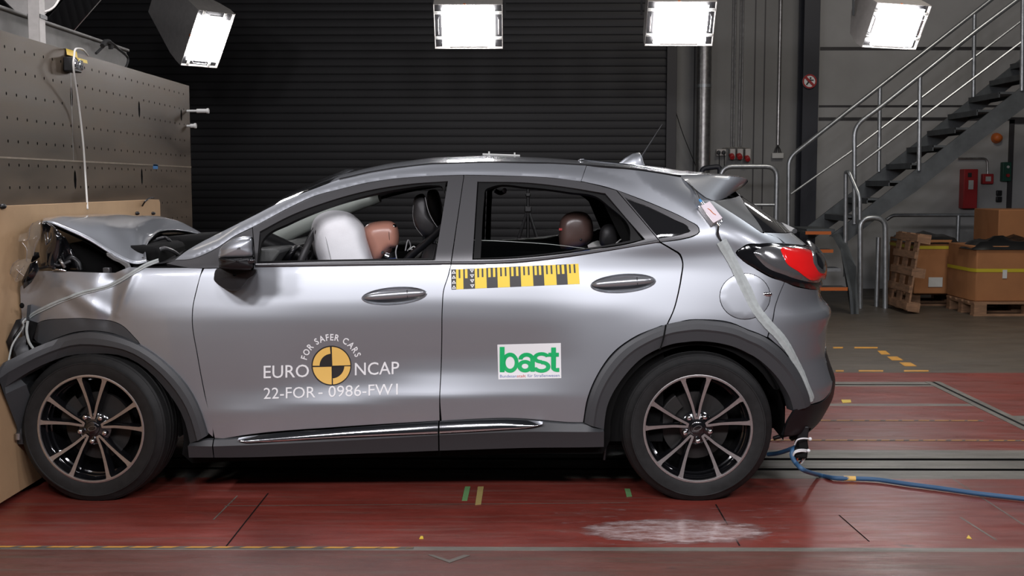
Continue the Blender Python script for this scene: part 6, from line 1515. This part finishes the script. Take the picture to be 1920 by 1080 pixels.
# seats
def seat(cx0, cy0, Yc, dx, back):
    b_ = blob('seat_back', 'leather', [(x + dx, y) for x, y in back], Yc, .24, car, 14, .3)
    return b_
fsb = [(800, 455), (824, 452), (850, 470), (868, 560), (880, 700), (800, 710), (790, 600), (786, 500)]
for Yc, dx, dy in ((.46, 0, 6), (1.30, -14, 10)):
    s_ = blob('seat_back', 'leather', [(x + dx, y + dy) for x, y in fsb], Yc, .24, car, 14, .3)
    hp = [(774, 390), (777, 371), (788, 363.5), (797, 368), (803, 400), (815, 420), (822, 432), (812, 446), (795, 444), (782, 430), (774, 410)] if Yc < 1 else [(801, 362), (812, 355), (822, 360), (829, 385), (833, 415), (828, 430), (815, 420), (803, 395)]
    h_ = blob('headrest', 'leather', hp, Yc, .13 if Yc < 1 else .13, s_, 14, .3)
    if Yc < 1:
        for off_ in (0, 6): lump('stitching', 'stitch', [(x + off_ * (i == 9), y, Yc - .128) for i, (x, y) in enumerate(((775, 385), (774, 405), (779, 425), (792, 442)))], .0012, h_)
        lump('stitching', 'stitch', [(797, 370, Yc - .128), (803, 395, Yc - .128), (812, 414, Yc - .128), (822, 428, Yc - .128)], .0012, h_)
    for s in (-1, 1): b = MB(); q = P(808 + dx, 440, Yc); b.cyl(Vector((q.x, Yc + s * .06, q.z)), Vector((q.x + .03, Yc + s * .06, q.z - .09)), .006, seg=8); b.obj('headrest_post', M['chrome'], s_)
    blob('seat_cushion', 'leather', [(x + dx, y) for x, y in ((640, 660), (700, 645), (800, 670), (850, 690), (840, 740), (640, 740))], Yc, .24, s_, 12, .3)
b = MB(); pr = [P(x, y, .9) for x, y in ((1110, 470), (1135, 462), (1160, 468), (1200, 640), (1190, 720), (1100, 730), (1110, 640), (1096, 520))]
b.prism([Vector((p.x, .22, p.z)) for p in pr], (0, 2 * YC - .44, 0)); rs_ = b.obj('rear_seat', M['leather'], car, bevel=.04)
for Yc in (.55, 1.22):
    blob('headrest', 'leather', [(1128, 462), (1124, 440), (1130, 424), (1145, 420), (1158, 432), (1160, 464)], Yc, .12, rs_, 12, .3)
# far-side pillar trim, headliner, parcel area, inner door cards, belts
ap = [P(*q) for q in ((488, 478, 1.45), (510, 455, 1.45), (560, 428, 1.43), (620, 403, 1.40), (670, 385, 1.36), (712, 372, 1.33))]
b = MB(); b.tube(smooth_path(ap, 5), [.055 - .00130 * i for i in range(26)], 12); b.obj('pillar_trim', M['pillar'], car, angle=60)
b = MB(); rws = []
for x in np.linspace(XR0 + .1, BX[-1] - .05, 14):
    sec = roofsec(x); rws.append([(p[0], YC + (p[1] - YC) * .93, p[2] - .045 - (.015 if k in (0, len(sec) - 1) else 0)) for k, p in enumerate(sec)])
b.grid(rws); b.obj('headliner', M['void'], car)
b = MB(); b.box2((.62, .25, .75), (1.15, 2 * YC - .25, 1.02)); b.obj('parcel_shelf', M['void'], car, bevel=.02)
bl = [(u_, z_) for u_, z_ in []]
b = MB(); b.box2((-1.12, .075, .25), (.62, .10, 0.99)); o = b.obj('door_card', M['void'], car); PANELS.append(o)
b = MB(); b.bar(P(1145, 360, .30), P(1200, 470, .16), .10, .05); o = b.obj('pillar_inner', M['void'], car); PANELS.append(o)
lump('handhold', 'dash', [(902, 456, 1.50), (960, 454, 1.5), (1020, 451, 1.5), (1048, 446, 1.5)], .016); lump('handhold', 'dash', [(1112, 437, 1.5), (1125, 433, 1.5), (1138, 432, 1.5)], .012); 
lump('interior_rail', 'dash', [(745, 457, 1.55), (790, 457, 1.55)], .009)
lump('seat_belt', 'black', [(836, 420, .3), (800, 455, .38), (770, 480, .42), (745, 510, .45)], .018)
for pts, m in ((((760, 470, .5), (765, 450, .5), (770, 462, .52), (764, 470, .5)), 'stitch'), (((768, 468, .5), (776, 462, .5), (781, 470, .5), (776, 474, .5), (772, 467, .5)), 'label'), (((745, 460, .45), (742, 472, .44), (744, 486, .44)), 'stitch'), (((1128, 462, .5), (1135, 455, .5), (1150, 458, .5)), 'stitch'), (((1152, 460, .4), (1160, 452, .4), (1166, 448, .4)), 'label')):
    lump('wire', m, pts, .003)
b = MB(); p = P(946, 357, .9); b.ellipsoid(p, (.012, .012, .012)); b.obj('courtesy_light', M['label'], car)
lump('grab_handle', 'black', [(928, 357, 1.4), (938, 362, 1.4), (948, 358, 1.4)], .012)
# ================================================================ MIRRORED FAR FLANK
for o in PANELS: mirror_part(o, car)
# ---------------------------------------------------------------- groups of repeats
GROUPS = {'floodlight': 'floodlights hanging in the hall', 'carton': 'brown cartons by the wall', 'pallet': 'wooden pallets at the cartons', 'power_socket': 'red industrial sockets on the wall',
 'crash_test_dummy': 'crash test dummies in the car', 'floor_mark': 'yellow dashes painted on the floor', 'light_switch': 'dark switches by the door', 'hazard_tape': 'striped tape lines on the floor',
 'cable_conduit': 'conduits on the back wall', 'taped_cable': 'cables taped to the car'}
for o in list(COL.objects):
    if o.parent is None and 'label' in o and 'group' not in o:
        k = o.name.split('.')[0]
        if k in GROUPS: o['group'] = GROUPS[k]
        elif k == 'tape_patch' and 'floor' in o['label']: o['group'] = 'tape scraps on the floor'
